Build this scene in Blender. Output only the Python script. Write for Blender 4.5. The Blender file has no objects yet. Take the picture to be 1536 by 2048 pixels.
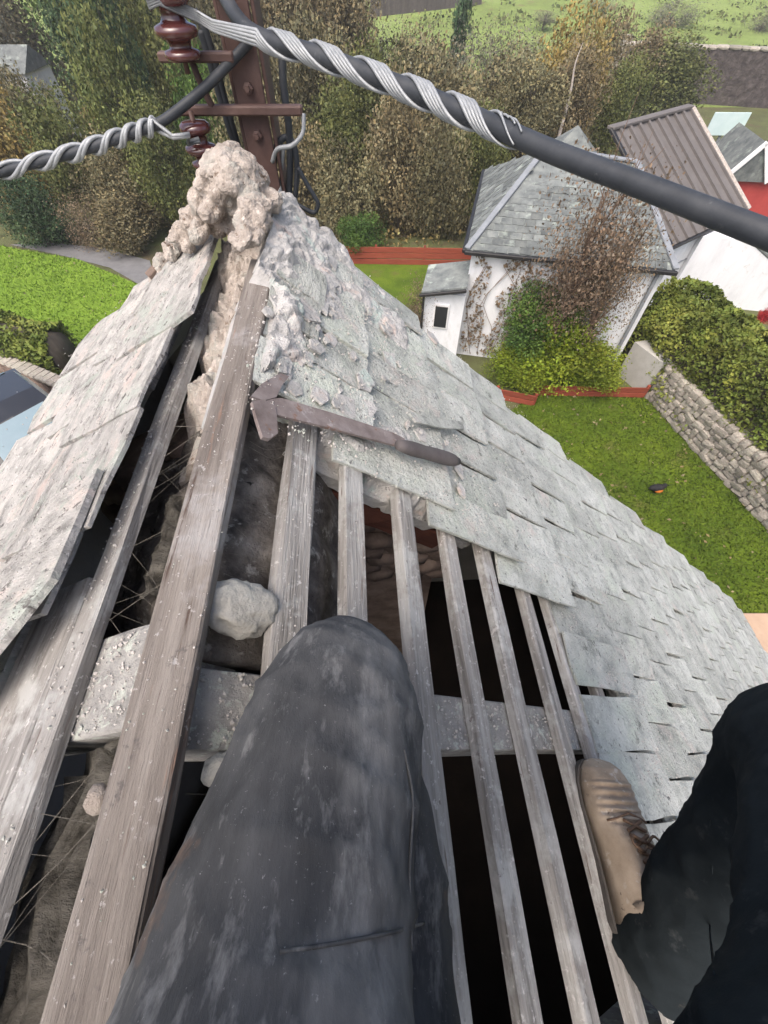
import bpy, bmesh, math, random
import numpy as np
from mathutils import Vector, Matrix, noise, Euler

# ------------------------------------------------------------------ camera, sky, sun, exposure
SC = bpy.context.scene
COL = SC.collection
CZ = 6.6                                   # the phone is held this far above the gardens
CAM = Vector((0, 0, CZ))
FPX = 800.0
PITCH = math.atan(1174 / FPX)
cd = bpy.data.cameras.new('camera'); co = bpy.data.objects.new('camera', cd); COL.objects.link(co)
co.location = CAM
co.rotation_euler = (math.pi / 2 - PITCH, 0, 0)
cd.sensor_fit = 'VERTICAL'; cd.sensor_height = 36; cd.lens = 36 * FPX / 2048
cd.clip_start = 0.02; cd.clip_end = 3000
SC.camera = co

SUN_EL, SUN_AZ = math.radians(60), math.radians(-150)      # azimuth measured from +Y towards +X
wd = bpy.data.worlds.new('World'); SC.world = wd; wd.use_nodes = True
nt = wd.node_tree; bg = nt.nodes['Background']
sk = nt.nodes.new('ShaderNodeTexSky'); sk.sky_type = 'NISHITA'; sk.sun_disc = False
sk.sun_elevation = SUN_EL; sk.sun_rotation = SUN_AZ
sk.air_density = 0.7; sk.dust_density = 6.0; sk.ozone_density = 0.6
nt.links.new(sk.outputs[0], bg.inputs[0]); bg.inputs[1].default_value = 0.15
sl = bpy.data.lights.new('sun', 'SUN'); so = bpy.data.objects.new('sun', sl); COL.objects.link(so)
sl.energy = 0.7; sl.angle = math.radians(60); sl.color = (1.0, 0.98, 0.94)
sd = Vector((math.cos(SUN_EL) * math.sin(SUN_AZ), math.cos(SUN_EL) * math.cos(SUN_AZ), math.sin(SUN_EL)))
so.rotation_euler = (-sd).to_track_quat('-Z', 'Y').to_euler(); so.location = (0, 0, 30)
vs = SC.view_settings
vs.view_transform = 'Standard'; vs.look = 'None'; vs.gamma = 1; vs.use_curve_mapping = False
vs.exposure = 1.0

random.seed(7)
RS = np.random.RandomState(11)
PI = math.pi

# ------------------------------------------------------------------ helpers: rays into the place, frames
_c, _s = math.cos(PITCH), math.sin(PITCH)
def ray(px, py):
    X = (px - 768) / FPX; Y = (1024 - py) / FPX
    return Vector((X, Y * _s + _c, Y * _c - _s))
def W(px, py, t):
    return CAM + ray(px, py) * t
def onz(px, py, z=0.0):
    d = ray(px, py); return CAM + d * ((z - CZ) / d.z)
def ony(px, py, y):
    d = ray(px, py); return CAM + d * (y / d.y)

ANG = math.atan(.056)
RD = Vector((-math.sin(ANG), math.cos(ANG), 0))           # along the ridge, away from the camera
PD = Vector((math.cos(ANG), math.sin(ANG), 0))            # level, to the right of the ridge
UP = Vector((0, 0, 1))
RO = CAM + Vector((-.262, 0, -.52))
KR, KL = .9, .55
def rp(u, s, off=0.0, side=1):
    """point on the roof: u along the ridge, s down the slope, off out of the slope"""
    K = KR if side > 0 else KL
    q = math.sqrt(1 + K * K)
    n = (PD * side * K + UP) / q
    return RO + RD * u + PD * (side * s / q) - UP * (s * K / q) + n * off
def rframe(side=1):
    K = KR if side > 0 else KL
    q = math.sqrt(1 + K * K)
    d = (PD * side - UP * K) / q
    n = (PD * side * K + UP) / q
    return d, n

WM = {}
def link(name, me, m=None, parent=None, M=None):
    o = bpy.data.objects.new(name, me); COL.objects.link(o)
    M = M or Matrix.Identity(4)
    if parent is not None:
        o.parent = parent; o.matrix_basis = WM[parent].inverted() @ M
    else:
        o.matrix_basis = M
    WM[o] = M
    if m is not None and me is not None and len(me.materials) == 0:
        me.materials.append(m)
    return o
def thing(name, label, cat, loc, group=None, rz=0):
    M = Matrix.Translation(Vector(loc)) @ Matrix.Rotation(rz, 4, 'Z')
    o = link(name, None, None, None, M)
    o['label'] = label; o['category'] = cat
    if group: o['group'] = group
    return o
def tag(o, label, cat, group=None):
    o['label'] = label; o['category'] = cat
    if group: o['group'] = group
    return o
def kind(o, k):
    o['kind'] = k; return o
def frame(org, x, z):
    """matrix with local x along x, z near z"""
    x = Vector(x).normalized(); z = Vector(z); y = z.cross(x).normalized(); z = x.cross(y).normalized()
    M = Matrix((x, y, z)).transposed().to_4x4(); M.translation = Vector(org); return M
def centred(name, bm, m, parent=None, M=None):
    """world-space bmesh -> object whose origin is at its middle"""
    me = to_mesh(name, bm)
    return me
def to_mesh(name, bm, smooth=False):
    bmesh.ops.recalc_face_normals(bm, faces=bm.faces)
    me = bpy.data.meshes.new(name); bm.to_mesh(me); bm.free()
    if smooth:
        for p in me.polygons: p.use_smooth = True
    return me
def wobj(name, bm, m, parent=None, smooth=False):
    """a bmesh in world coordinates, origin moved to the middle of its base"""
    vs_ = [v.co for v in bm.verts]
    c = Vector(((min(v.x for v in vs_) + max(v.x for v in vs_)) / 2, (min(v.y for v in vs_) + max(v.y for v in vs_)) / 2, min(v.z for v in vs_)))
    for v in bm.verts: v.co -= c
    return link(name, to_mesh(name, bm, smooth), m, parent, Matrix.Translation(c))

def box(bm, x0, x1, y0, y1, z0, z1, M=None, bev=0.0):
    r = bmesh.ops.create_cube(bm, size=1)
    vv = r['verts']
    for v in vv:
        v.co = Vector((x0 + (v.co.x + .5) * (x1 - x0), y0 + (v.co.y + .5) * (y1 - y0), z0 + (v.co.z + .5) * (z1 - z0)))
    if bev:
        ed = list({e for v in vv for e in v.link_edges})
        rr = bmesh.ops.bevel(bm, geom=ed, offset=bev, segments=1, affect='EDGES', profile=.5)
        vv = [v for v in rr['verts']] if rr['verts'] else vv
        vv = list({v for f in rr['faces'] for v in f.verts} | {v for v in vv if v.is_valid})
    if M is not None:
        for v in vv: v.co = M @ v.co
    return vv
def prism(bm, pts, h, axis=Vector((0, 0, 1))):
    a = [bm.verts.new(p) for p in pts]
    b = [bm.verts.new(Vector(p) + axis * h) for p in pts]
    n = len(pts)
    bm.faces.new(a[::-1]); bm.faces.new(b)
    for i in range(n): bm.faces.new((a[i], a[(i + 1) % n], b[(i + 1) % n], b[i]))
def smooth_path(pts, n):
    """Catmull-Rom through pts"""
    P = [Vector(p) for p in pts]; P = [P[0] * 2 - P[1]] + P + [P[-1] * 2 - P[-2]]
    out = []; m = len(P) - 3
    for i in range(n + 1):
        f = i / n * m; k = min(int(f), m - 1); t = f - k
        a, b, c, d = P[k:k + 4]
        out.append(.5 * ((2 * b) + (c - a) * t + (2 * a - 5 * b + 4 * c - d) * t * t + (3 * b - a - 3 * c + d) * t ** 3))
    return out
def tube(bm, pts, rad, n=10, caps=True, ref=None, squash=None):
    """loft circles along pts; rad a number, a list or list of (rx, ry)"""
    pts = [Vector(p) for p in pts]; rings = []
    nrm = None
    for i, p in enumerate(pts):
        t = (pts[min(i + 1, len(pts) - 1)] - pts[max(i - 1, 0)]).normalized()
        if nrm is None:
            r0 = Vector(ref) if ref is not None else (Vector((0, 0, 1)) if abs(t.z) < .9 else Vector((1, 0, 0)))
            nrm = (r0 - t * r0.dot(t)).normalized()
        else:
            nrm = (nrm - t * nrm.dot(t)).normalized()
        b = t.cross(nrm)
        r = rad[i] if isinstance(rad, (list, tuple)) else rad
        rx, ry = r if isinstance(r, (list, tuple)) else (r, r)
        rings.append([bm.verts.new(p + nrm * (ry * math.cos(2 * PI * k / n)) + b * (rx * math.sin(2 * PI * k / n))) for k in range(n)])
    for a, b in zip(rings, rings[1:]):
        for k in range(n): bm.faces.new((a[k], a[(k + 1) % n], b[(k + 1) % n], b[k]))
    if caps:
        bm.faces.new(rings[0][::-1]); bm.faces.new(rings[-1])
    return rings
def lathe(bm, prof, n=20, M=None):
    rings = []
    for r, z in prof:
        rr = [bm.verts.new((r * math.cos(2 * PI * k / n), r * math.sin(2 * PI * k / n), z)) for k in range(n)]
        rings.append(rr)
    for a, b in zip(rings, rings[1:]):
        for k in range(n): bm.faces.new((a[k], a[(k + 1) % n], b[(k + 1) % n], b[k]))
    bm.faces.new(rings[0][::-1]); bm.faces.new(rings[-1])
    if M is not None:
        for r in rings:
            for v in r: v.co = M @ v.co
def lump(bm, c, r, sub=2, amp=.25, freq=1.6, seed=0, rot=None):
    """a rough stone / mortar lump"""
    res = bmesh.ops.create_icosphere(bm, subdivisions=sub, radius=1)
    r = Vector(r) if hasattr(r, '__len__') else Vector((r, r, r))
    R = rot or Matrix.Identity(3)
    for v in res['verts']:
        n = v.co.normalized()
        k = 1 + amp * noise.noise(n * freq + Vector((seed * 7.3, seed * 3.1, seed))) + amp * .5 * noise.noise(n * freq * 2.7 + Vector((seed, 5, seed * 2.2)))
        v.co = Vector(c) + R @ Vector((n.x * r.x * k, n.y * r.y * k, n.z * r.z * k))
def remeshed(bm, voxel, smooth_it=2):
    me = bpy.data.meshes.new('tmp'); bm.to_mesh(me); bm.free()
    o = bpy.data.objects.new('tmp', me); COL.objects.link(o)
    m = o.modifiers.new('r', 'REMESH'); m.mode = 'VOXEL'; m.voxel_size = voxel
    s = o.modifiers.new('s', 'SMOOTH'); s.iterations = smooth_it; s.factor = .6
    dg = bpy.context.evaluated_depsgraph_get(); dg.update()
    out = bpy.data.meshes.new_from_object(o.evaluated_get(dg))
    bpy.data.objects.remove(o); bpy.data.meshes.remove(me)
    out.materials.clear()
    return out
def mesh_centred(name, me, m, parent):
    n = len(me.vertices); co_ = np.empty(n * 3, np.float32); me.vertices.foreach_get('co', co_)
    co_ = co_.reshape(-1, 3); c = Vector(((co_[:, 0].min() + co_[:, 0].max()) / 2, (co_[:, 1].min() + co_[:, 1].max()) / 2, co_[:, 2].min()))
    co_ -= np.array(c); me.vertices.foreach_set('co', co_.ravel()); me.update()
    for p in me.polygons: p.use_smooth = True
    me.name = name
    return link(name, me, m, parent, Matrix.Translation(c))

# ------------------------------------------------------------------ materials
def mat(name, cols, scale=5.0, stretch=(1, 1, 1), rough=.9, bump=.3, bscale=40.0, detail=6.0, rnd=.0, spots=None, spec=.3,
        dist=.0, tint=None, world=False, bdist=.01, metal=0.0, hue=0.0, coat=0.0, bump2=None):
    m = bpy.data.materials.new(name); m.use_nodes = True
    t = m.node_tree; N = t.nodes; L = t.links
    b = N['Principled BSDF']; b.inputs['Roughness'].default_value = rough
    b.inputs['Specular IOR Level'].default_value = spec; b.inputs['Metallic'].default_value = metal
    if coat: b.inputs['Coat Weight'].default_value = coat
    tc = N.new('ShaderNodeTexCoord'); mp = N.new('ShaderNodeMapping'); mp.inputs['Scale'].default_value = stretch
    oi = N.new('ShaderNodeObjectInfo')
    if world:
        ge = N.new('ShaderNodeNewGeometry'); src = ge.outputs['Position']
    else:
        sc_ = N.new('ShaderNodeVectorMath'); sc_.operation = 'SCALE'; sc_.inputs[0].default_value = (37, 17, 29)
        L.new(oi.outputs['Random'], sc_.inputs['Scale'])
        ad = N.new('ShaderNodeVectorMath'); L.new(tc.outputs['Object'], ad.inputs[0]); L.new(sc_.outputs[0], ad.inputs[1])
        src = ad.outputs[0]
    L.new(src, mp.inputs['Vector'])
    n1 = N.new('ShaderNodeTexNoise'); n1.inputs['Scale'].default_value = scale; n1.inputs['Detail'].default_value = detail
    n1.inputs['Roughness'].default_value = .65; n1.inputs['Distortion'].default_value = dist
    L.new(mp.outputs[0], n1.inputs['Vector'])
    r = N.new('ShaderNodeValToRGB'); e = r.color_ramp.elements
    k = len(cols)
    lo, hi = .30, .70
    e[0].position = lo; e[0].color = (*cols[0], 1); e[1].position = hi; e[1].color = (*cols[-1], 1)
    for i in range(1, k - 1):
        x = e.new(lo + (hi - lo) * i / (k - 1)); x.color = (*cols[i], 1)
    L.new(n1.outputs['Fac'], r.inputs[0]); out = r.outputs[0]
    for sp in (spots or []):
        col, ssc, thr, soft = sp[:4]
        n2 = N.new('ShaderNodeTexNoise'); n2.inputs['Scale'].default_value = ssc; n2.inputs['Detail'].default_value = 5
        n2.inputs['Roughness'].default_value = .7
        if len(sp) > 4 and sp[4]: L.new(mp.outputs[0], n2.inputs['Vector'])
        else: L.new(src, n2.inputs['Vector'])
        mr = N.new('ShaderNodeMapRange'); mr.inputs[1].default_value = thr; mr.inputs[2].default_value = thr + soft
        L.new(n2.outputs['Fac'], mr.inputs[0])
        mx = N.new('ShaderNodeMix'); mx.data_type = 'RGBA'; L.new(mr.outputs[0], mx.inputs['Factor'])
        L.new(out, mx.inputs['A']); mx.inputs['B'].default_value = (*col, 1); out = mx.outputs['Result']
    if tint:
        at = N.new('ShaderNodeAttribute'); at.attribute_name = 'tint'
        mx = N.new('ShaderNodeMix'); mx.data_type = 'RGBA'; mx.blend_type = 'MULTIPLY'; mx.inputs['Factor'].default_value = 1
        L.new(out, mx.inputs['A']); L.new(at.outputs['Color'], mx.inputs['B']); out = mx.outputs['Result']
    if rnd or hue:
        h = N.new('ShaderNodeHueSaturation'); mr = N.new('ShaderNodeMapRange')
        mr.inputs[3].default_value = 1 - rnd; mr.inputs[4].default_value = 1 + rnd
        L.new(oi.outputs['Random'], mr.inputs[0]); L.new(mr.outputs[0], h.inputs['Value']); L.new(out, h.inputs['Color'])
        if hue:
            mh = N.new('ShaderNodeMapRange'); mh.inputs[3].default_value = .5 - hue; mh.inputs[4].default_value = .5 + hue
            fr = N.new('ShaderNodeMath'); fr.operation = 'FRACT'; mu = N.new('ShaderNodeMath'); mu.operation = 'MULTIPLY'; mu.inputs[1].default_value = 13.7
            L.new(oi.outputs['Random'], mu.inputs[0]); L.new(mu.outputs[0], fr.inputs[0]); L.new(fr.outputs[0], mh.inputs[0]); L.new(mh.outputs[0], h.inputs['Hue'])
        out = h.outputs['Color']
    L.new(out, b.inputs['Base Color'])
    if bump:
        n3 = N.new('ShaderNodeTexNoise'); n3.inputs['Scale'].default_value = bscale; n3.inputs['Detail'].default_value = 7; n3.inputs['Roughness'].default_value = .7
        L.new(mp.outputs[0], n3.inputs['Vector'])
        bp = N.new('ShaderNodeBump'); bp.inputs['Strength'].default_value = bump; bp.inputs['Distance'].default_value = bdist
        L.new(n3.outputs['Fac'], bp.inputs['Height']); L.new(bp.outputs[0], b.inputs['Normal'])
        if bump2:
            n4 = N.new('ShaderNodeTexNoise'); n4.inputs['Scale'].default_value = bump2[0]; n4.inputs['Detail'].default_value = 4; n4.inputs['Roughness'].default_value = .6
            L.new(src, n4.inputs['Vector'])
            b2 = N.new('ShaderNodeBump'); b2.inputs['Strength'].default_value = 1; b2.inputs['Distance'].default_value = bump2[1]
            L.new(n4.outputs['Fac'], b2.inputs['Height']); L.new(b2.outputs[0], bp.inputs['Normal'])
    return m
def leafmat(name, cols):
    m = mat(name, cols, scale=.9, rough=.7, bump=0, detail=3, tint=True, rnd=.12, hue=.008, spec=.25)
    b = m.node_tree.nodes['Principled BSDF']
    b.inputs['Subsurface Weight'].default_value = 0.0
    return m

M = {}
M['slate'] = mat('lichened slate', [(.265, .28, .26), (.485, .505, .468), (.62, .635, .595)], scale=11, rough=.95, bump=1.0, bscale=55, rnd=.15, bdist=.014, detail=10, bump2=(14, .014),
                 spots=[((.50, .54, .475), 4, .52, .12), ((.56, .51, .47), 5, .58, .12), ((.20, .21, .19), 13, .60, .08), ((.17, .175, .165), 85, .60, .05), ((.66, .68, .63), 110, .60, .06), ((.15, .155, .15), 22, .64, .05)])
M['slate_left'] = mat('pale weathered slate', [(.22, .212, .198), (.47, .455, .425), (.64, .62, .585)], scale=12, stretch=(1, 1.9, 1), rough=.95, bump=1.0, bscale=44, rnd=.10, bdist=.012, detail=10, bump2=(12, .016),
                 spots=[((.58, .49, .44), 6, .55, .12, True), ((.48, .52, .46), 4, .56, .1), ((.15, .14, .13), 18, .585, .06, True), ((.40, .43, .38), 11, .56, .1), ((.70, .68, .65), 90, .60, .06), ((.16, .155, .145), 60, .63, .05)])
M['wood'] = mat('weathered batten wood', [(.165, .155, .142), (.32, .307, .287), (.45, .437, .412)], scale=10, stretch=(.35, 5, 5), rough=.95, bump=1.0, bscale=24, rnd=.16, bdist=.007,
                spots=[((.46, .46, .44), 9, .50, .12), ((.16, .12, .10), 14, .62, .07, True), ((.58, .56, .54), 70, .60, .06), ((.22, .20, .19), 34, .64, .05)])
M['ridge'] = mat('brown ridge board wood', [(.120, .103, .090), (.215, .190, .167), (.305, .278, .248)], scale=7, stretch=(.4, 5, 5), rough=.95, bump=1.0, bscale=20, bdist=.007,
                 spots=[((.33, .315, .30), 5, .53, .14), ((.085, .06, .048), 12, .60, .08, True), ((.28, .17, .12), 9, .62, .1, True), ((.14, .125, .115), 30, .62, .06), ((.38, .36, .34), 70, .62, .05)])
M['rafter'] = mat('dusty rafter wood', [(.20, .195, .18), (.33, .32, .30), (.43, .42, .39)], scale=18, rough=.95, bump=.9, bscale=60, bdist=.012,
                  spots=[((.50, .53, .47), 30, .55, .08), ((.19, .18, .17), 50, .63, .05)])
M['mortar'] = mat('crumbling lime mortar', [(.27, .23, .195), (.45, .395, .345), (.59, .53, .475)], scale=16, rough=.95, bump=1.0, bscale=45, bdist=.015,
                  spots=[((.43, .415, .37), 9, .52, .1), ((.62, .56, .50), 60, .58, .06), ((.20, .145, .105), 20, .62, .06), ((.14, .11, .09), 50, .64, .05)])
M['grit'] = mat('mortar grit', [(.36, .34, .32), (.50, .47, .44), (.58, .55, .52)], scale=40, rough=.95, bump=.3, bscale=80, spots=[((.40, .44, .38), 8, .52, .1)])
M['torching'] = mat('grey rubble bedding', [(.34, .335, .32), (.52, .51, .49), (.62, .605, .58)], scale=12, rough=.95, bump=1.0, bscale=40, bdist=.016, detail=9,
                    spots=[((.48, .55, .51), 7, .56, .08), ((.60, .51, .46), 9, .57, .1), ((.18, .175, .17), 38, .62, .05)])
M['earth'] = mat('soot and earth fill', [(.04, .035, .03), (.13, .115, .10), (.25, .23, .205)], scale=14, rough=1, bump=1.0, bscale=40, bdist=.02, spots=[((.34, .325, .29), 24, .58, .08), ((.02, .018, .015), 18, .62, .06)])
M['stone'] = mat('dusty rubble stone', [(.27, .265, .235), (.39, .38, .345), (.46, .46, .415)], scale=14, rough=.95, bump=.9, bscale=40, bdist=.01)
M['inner'] = mat('brown inner gable stone', [(.11, .082, .066), (.22, .165, .135), (.32, .25, .205)], scale=8, rough=1, bump=.8, bscale=20, rnd=.3)
M['lintel'] = mat('red brown lintel', [(.07, .026, .018), (.13, .05, .035)], scale=8, stretch=(.4, 3, 3), rough=.95, bump=.4)
M['dark'] = mat('attic floor with painted shade', [(.010, .008, .007), (.022, .016, .013)], scale=4, rough=1, bump=.2)  # near-black colour stands in for the unlit attic
M['web'] = mat('dusty torn felt', [(.08, .073, .06), (.20, .185, .155), (.32, .30, .255)], scale=14, stretch=(1, 3, 3), rough=1, bump=.9, bscale=40, bdist=.015)
M['harl'] = mat('grey harled wall', [(.40, .39, .36), (.5, .49, .46)], scale=4, rough=.95, bump=.6, bscale=50)
M['steel'] = mat('brown painted steel', [(.055, .033, .028), (.09, .052, .044), (.125, .078, .066)], scale=9, rough=.6, bump=.15, bscale=40, spec=.4)
M['porcelain'] = mat('brown glazed porcelain', [(.060, .020, .019), (.095, .032, .029)], scale=6, rough=.12, bump=0, spec=.6, coat=.5)
M['cable'] = mat('black cable sheath', [(.022, .026, .031), (.036, .041, .048), (.055, .06, .066)], scale=14, rough=.55, bump=.25, bscale=50, bdist=.002, spec=.35, spots=[((.10, .105, .11), 30, .62, .1)])
M['alu'] = mat('dull aluminium strand', [(.24, .255, .265), (.38, .40, .41)], scale=50, rough=.55, metal=.3, bump=.2, bscale=60, spec=.5)
M['ripper'] = mat('rusted grey steel', [(.125, .098, .09), (.215, .18, .17), (.29, .255, .245)], scale=14, rough=.7, bump=.5, bscale=50, bdist=.004, spec=.4, metal=.1, spots=[((.20, .105, .065), 22, .58, .08), ((.34, .31, .30), 40, .60, .08)])
M['grip'] = mat('dark grip', [(.085, .075, .075), (.13, .118, .118)], scale=12, rough=.7, bump=.2, bscale=40)
M['trouser'] = mat('dusty charcoal work trousers', [(.040, .0415, .043), (.070, .072, .074), (.108, .1105, .112)], scale=7, stretch=(1.6, .55, 1), rough=.95, bump=.5, bscale=160, bdist=.003, spec=.15,
                   spots=[((.23, .23, .226), 4.5, .51, .24, True), ((.15, .105, .08), 6, .62, .12), ((.25, .25, .246), 20, .54, .24, True), ((.040, .042, .046), 14, .62, .14), ((.26, .262, .26), 240, .64, .08)])
M['trouser_r'] = mat('clean work trousers with painted shade', [(.011, .015, .017), (.022, .028, .031)], scale=7, rough=.95, bump=.35, bscale=160, bdist=.003, spec=.12,
                   spots=[((.085, .075, .06), 9, .66, .07), ((.05, .055, .056), 22, .60, .14)])  # right leg: clean cloth, its colour darkened further for the body's shade
M['jacket'] = mat('dark work jacket', [(.02, .022, .026), (.035, .037, .042)], scale=5, rough=.95, bump=.3, bscale=90)
M['skin'] = mat('skin', [(.48, .30, .23), (.56, .37, .29)], scale=6, rough=.6, bump=.1)
M['hair'] = mat('brown hair', [(.04, .025, .018), (.07, .045, .03)], scale=20, rough=.8, bump=.4)
M['leather'] = mat('scuffed tan leather', [(.23, .175, .125), (.37, .295, .22), (.47, .385, .30)], scale=9, rough=.75, bump=.5, bscale=45, bdist=.004, spots=[((.17, .14, .115), 10, .58, .12), ((.50, .44, .37), 40, .58, .08), ((.12, .095, .075), 60, .64, .05)])
M['sole'] = mat('grey boot sole', [(.06, .055, .05), (.11, .10, .09)], scale=20, rough=.9, bump=.4)
M['lace'] = mat('brown laces', [(.16, .10, .065), (.22, .145, .10)], scale=60, rough=.9, bump=.4, bscale=200)
M['white'] = mat('white harled render', [(.62, .635, .65), (.73, .745, .765), (.79, .80, .82)], scale=3, stretch=(1, 1, .35), rough=.9, bump=.6, bscale=40, spots=[((.50, .51, .49), 1.6, .58, .18, True), ((.55, .55, .52), 5, .62, .1)])
M['slate_far'] = mat('grey house slates', [(.085, .095, .095), (.145, .16, .155), (.21, .225, .21)], scale=4, rough=.8, bump=.4, bscale=30, rnd=.22, spots=[((.30, .34, .30), 2.5, .56, .12)])
M['lead'] = mat('lead flashing', [(.19, .205, .22), (.27, .29, .31)], scale=5, rough=.6, bump=.2)
M['brown_roof'] = mat('brown profiled sheet', [(.125, .114, .107), (.16, .148, .140)], scale=3, rough=.7, bump=.15, rnd=.06)
M['gutter'] = mat('black gutter', [(.015, .015, .016), (.03, .03, .03)], scale=4, rough=.5, bump=0)
M['redwood'] = mat('red stained timber', [(.20, .045, .026), (.29, .07, .04)], scale=5, stretch=(.5, 3, 3), rough=.85, bump=.3, rnd=.15)
M['redwall'] = mat('red painted wall', [(.36, .05, .045), (.44, .07, .06)], scale=3, rough=.85, bump=.2)
M['fence_far'] = mat('grey paling timber', [(.07, .06, .055), (.12, .105, .095)], scale=6, rough=.9, bump=.2, rnd=.2)
M['wallstone'] = mat('fieldstone', [(.19, .17, .145), (.33, .30, .255), (.43, .395, .34)], scale=5, rough=.95, bump=.7, bscale=25, rnd=.22, hue=.012, spots=[((.34, .36, .28), 4, .56, .1)])
M['wallmortar'] = mat('grey wall bedding', [(.18, .165, .15), (.27, .25, .225)], scale=9, rough=1, bump=.6)
M['fieldwall'] = mat('dark old stone wall', [(.045, .038, .036), (.085, .072, .067), (.13, .112, .105)], scale=3.5, rough=1, bump=1.0, bscale=6, bdist=.1, world=True)
M['glass'] = mat('dark window glass', [(.02, .022, .025), (.03, .033, .036)], scale=2, rough=.1, bump=0, spec=.6)
M['trim'] = mat('white paint', [(.72, .72, .72), (.8, .8, .8)], scale=3, rough=.6, bump=0)
M['board'] = mat('pale teal board', [(.50, .64, .64), (.60, .72, .72)], scale=3, rough=.5, bump=0)
M['carpaint'] = mat('black car paint', [(.012, .013, .015), (.018, .019, .021)], scale=3, rough=.25, bump=0, spec=.5, coat=.6)
M['carglass'] = mat('car glass with painted reflection', [(.17, .26, .30), (.21, .30, .34)], scale=2, rough=.3, bump=0, spec=.8, coat=.5)  # the blue reflection is put into the base colour
M['tyre'] = mat('tyre rubber', [(.015, .015, .015), (.025, .025, .025)], scale=9, rough=.9, bump=.2)
M['rim'] = mat('grey alloy', [(.4, .4, .41), (.5, .5, .51)], scale=9, rough=.35, metal=.6, bump=0)
M['paving'] = mat('brown flagstone', [(.17, .125, .095), (.24, .18, .14)], scale=5, rough=.95, bump=.4, rnd=.15)
M['tan_paving'] = mat('tan flagstone', [(.40, .28, .20), (.48, .35, .25)], scale=5, rough=.95, bump=.4, rnd=.08)
M['path'] = mat('grey tarmac path', [(.13, .13, .132), (.19, .19, .19)], scale=3, rough=.95, bump=.5, bscale=30, world=True)
M['lawn'] = mat('mown bright lawn', [(.115, .20, .016), (.165, .27, .024), (.21, .31, .036)], scale=1.6, rough=.95, bump=.8, bscale=22, bdist=.05, world=True, detail=8, spots=[((.13, .23, .02), 14, .58, .1)])
M['lawn_g'] = mat('garden lawn', [(.05, .09, .006), (.088, .142, .008), (.135, .19, .012)], scale=.9, rough=.95, bump=.8, bscale=22, bdist=.05, world=True, detail=8, spots=[((.12, .125, .03), 1.1, .56, .14), ((.045, .07, .012), 18, .58, .1)])
M['ground'] = mat('rough ground', [(.07, .065, .03), (.10, .11, .045), (.13, .15, .05)], scale=.5, rough=1, bump=.8, bscale=6, bdist=.1, world=True, spots=[((.11, .085, .05), .8, .52, .12)])
M['field'] = mat('hill pasture', [(.155, .20, .055), (.22, .295, .075), (.27, .34, .11)], scale=.16, rough=1, bump=1.0, bscale=2.0, bdist=.3, world=True, detail=9, spots=[((.20, .19, .08), .8, .58, .1), ((.11, .13, .05), 1.8, .63, .06)])
M['blade'] = mat('grass blades', [(.11, .20, .018), (.175, .275, .028)], scale=2, rough=.9, bump=0, tint=True)
M['blade_g'] = mat('garden grass blades', [(.045, .075, .006), (.095, .135, .012)], scale=1, rough=.9, bump=0, tint=True)
M['bark'] = mat('grey bark', [(.06, .05, .04), (.11, .095, .075)], scale=8, stretch=(1, 1, .3), rough=1, bump=.6)
M['twig'] = mat('brown twigs', [(.13, .085, .06), (.20, .14, .10)], scale=4, rough=1, bump=0)
LEAF = {
 'tan':    leafmat('tan autumn leaves', [(0.152, 0.125, 0.064), (0.220, 0.185, 0.098), (0.280, 0.241, 0.135)]),
 'brown':  leafmat('brown olive leaves', [(0.104, 0.095, 0.049), (0.152, 0.139, 0.072), (0.200, 0.181, 0.094)]),
 'orange': leafmat('orange autumn leaves', [(0.160, 0.116, 0.037), (0.232, 0.172, 0.053), (0.216, 0.181, 0.061)]),
 'olive':  leafmat('olive leaves', [(0.076, 0.090, 0.030), (0.120, 0.138, 0.043), (0.160, 0.172, 0.053)]),
 'dark':   leafmat('dark evergreen leaves', [(0.026, 0.054, 0.022), (0.048, 0.088, 0.038), (0.072, 0.115, 0.051)]),
 'green':  leafmat('mid green leaves', [(0.037, 0.078, 0.017), (0.062, 0.112, 0.021), (0.089, 0.140, 0.027)]),
 'grey':   leafmat('grey brown leaves', [(0.112, 0.107, 0.072), (0.160, 0.155, 0.107), (0.204, 0.202, 0.143)]),
 'lime':   leafmat('lime shrub leaves', [(.10, .15, .012), (.17, .225, .018), (.22, .26, .028)]),
 'hedge':  leafmat('yellow green hedge leaves', [(.07, .10, .018), (.135, .17, .032), (.23, .25, .055)]),
 'rust':   leafmat('rusty twiggy leaves', [(.14, .10, .065), (.20, .148, .098), (.25, .192, .13)]),
 'litter': leafmat('undergrowth leaves', [(0.180, 0.128, 0.053), (0.255, 0.188, 0.083), (0.195, 0.195, 0.060)]),
}

# ================================================================== THE SETTING
def sstep(a, b, x):
    t = max(0, min(1, (x - a) / (b - a))); return t * t * (3 - 2 * t)
def terr(x, y):
    h = 6.5 * sstep(37, 120, y) + .15 * noise.noise(Vector((x * .05, y * .05, 0))) * sstep(30, 45, y)
    return h
def sheet(name, xs, ys, zf, m):
    bm = bmesh.new()
    g = [[bm.verts.new((x, y, zf(x, y))) for x in xs] for y in ys]
    for j in range(len(ys) - 1):
        for i in range(len(xs) - 1): bm.faces.new((g[j][i], g[j][i + 1], g[j + 1][i + 1], g[j + 1][i]))
    return kind(link(name, to_mesh(name, bm, True), m), 'structure')
def flat(name, pts, z, m):
    bm = bmesh.new(); bm.faces.new([bm.verts.new((p[0], p[1], z)) for p in pts])
    bmesh.ops.triangulate(bm, faces=bm.faces)
    return kind(link(name, to_mesh(name, bm), m), 'structure')
lin = lambda a, b, n: [a + (b - a) * i / n for i in range(n + 1)]
sheet('ground', lin(-60, 60, 40) , lin(-30, 36, 22), lambda x, y: 0, M['ground'])
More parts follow.
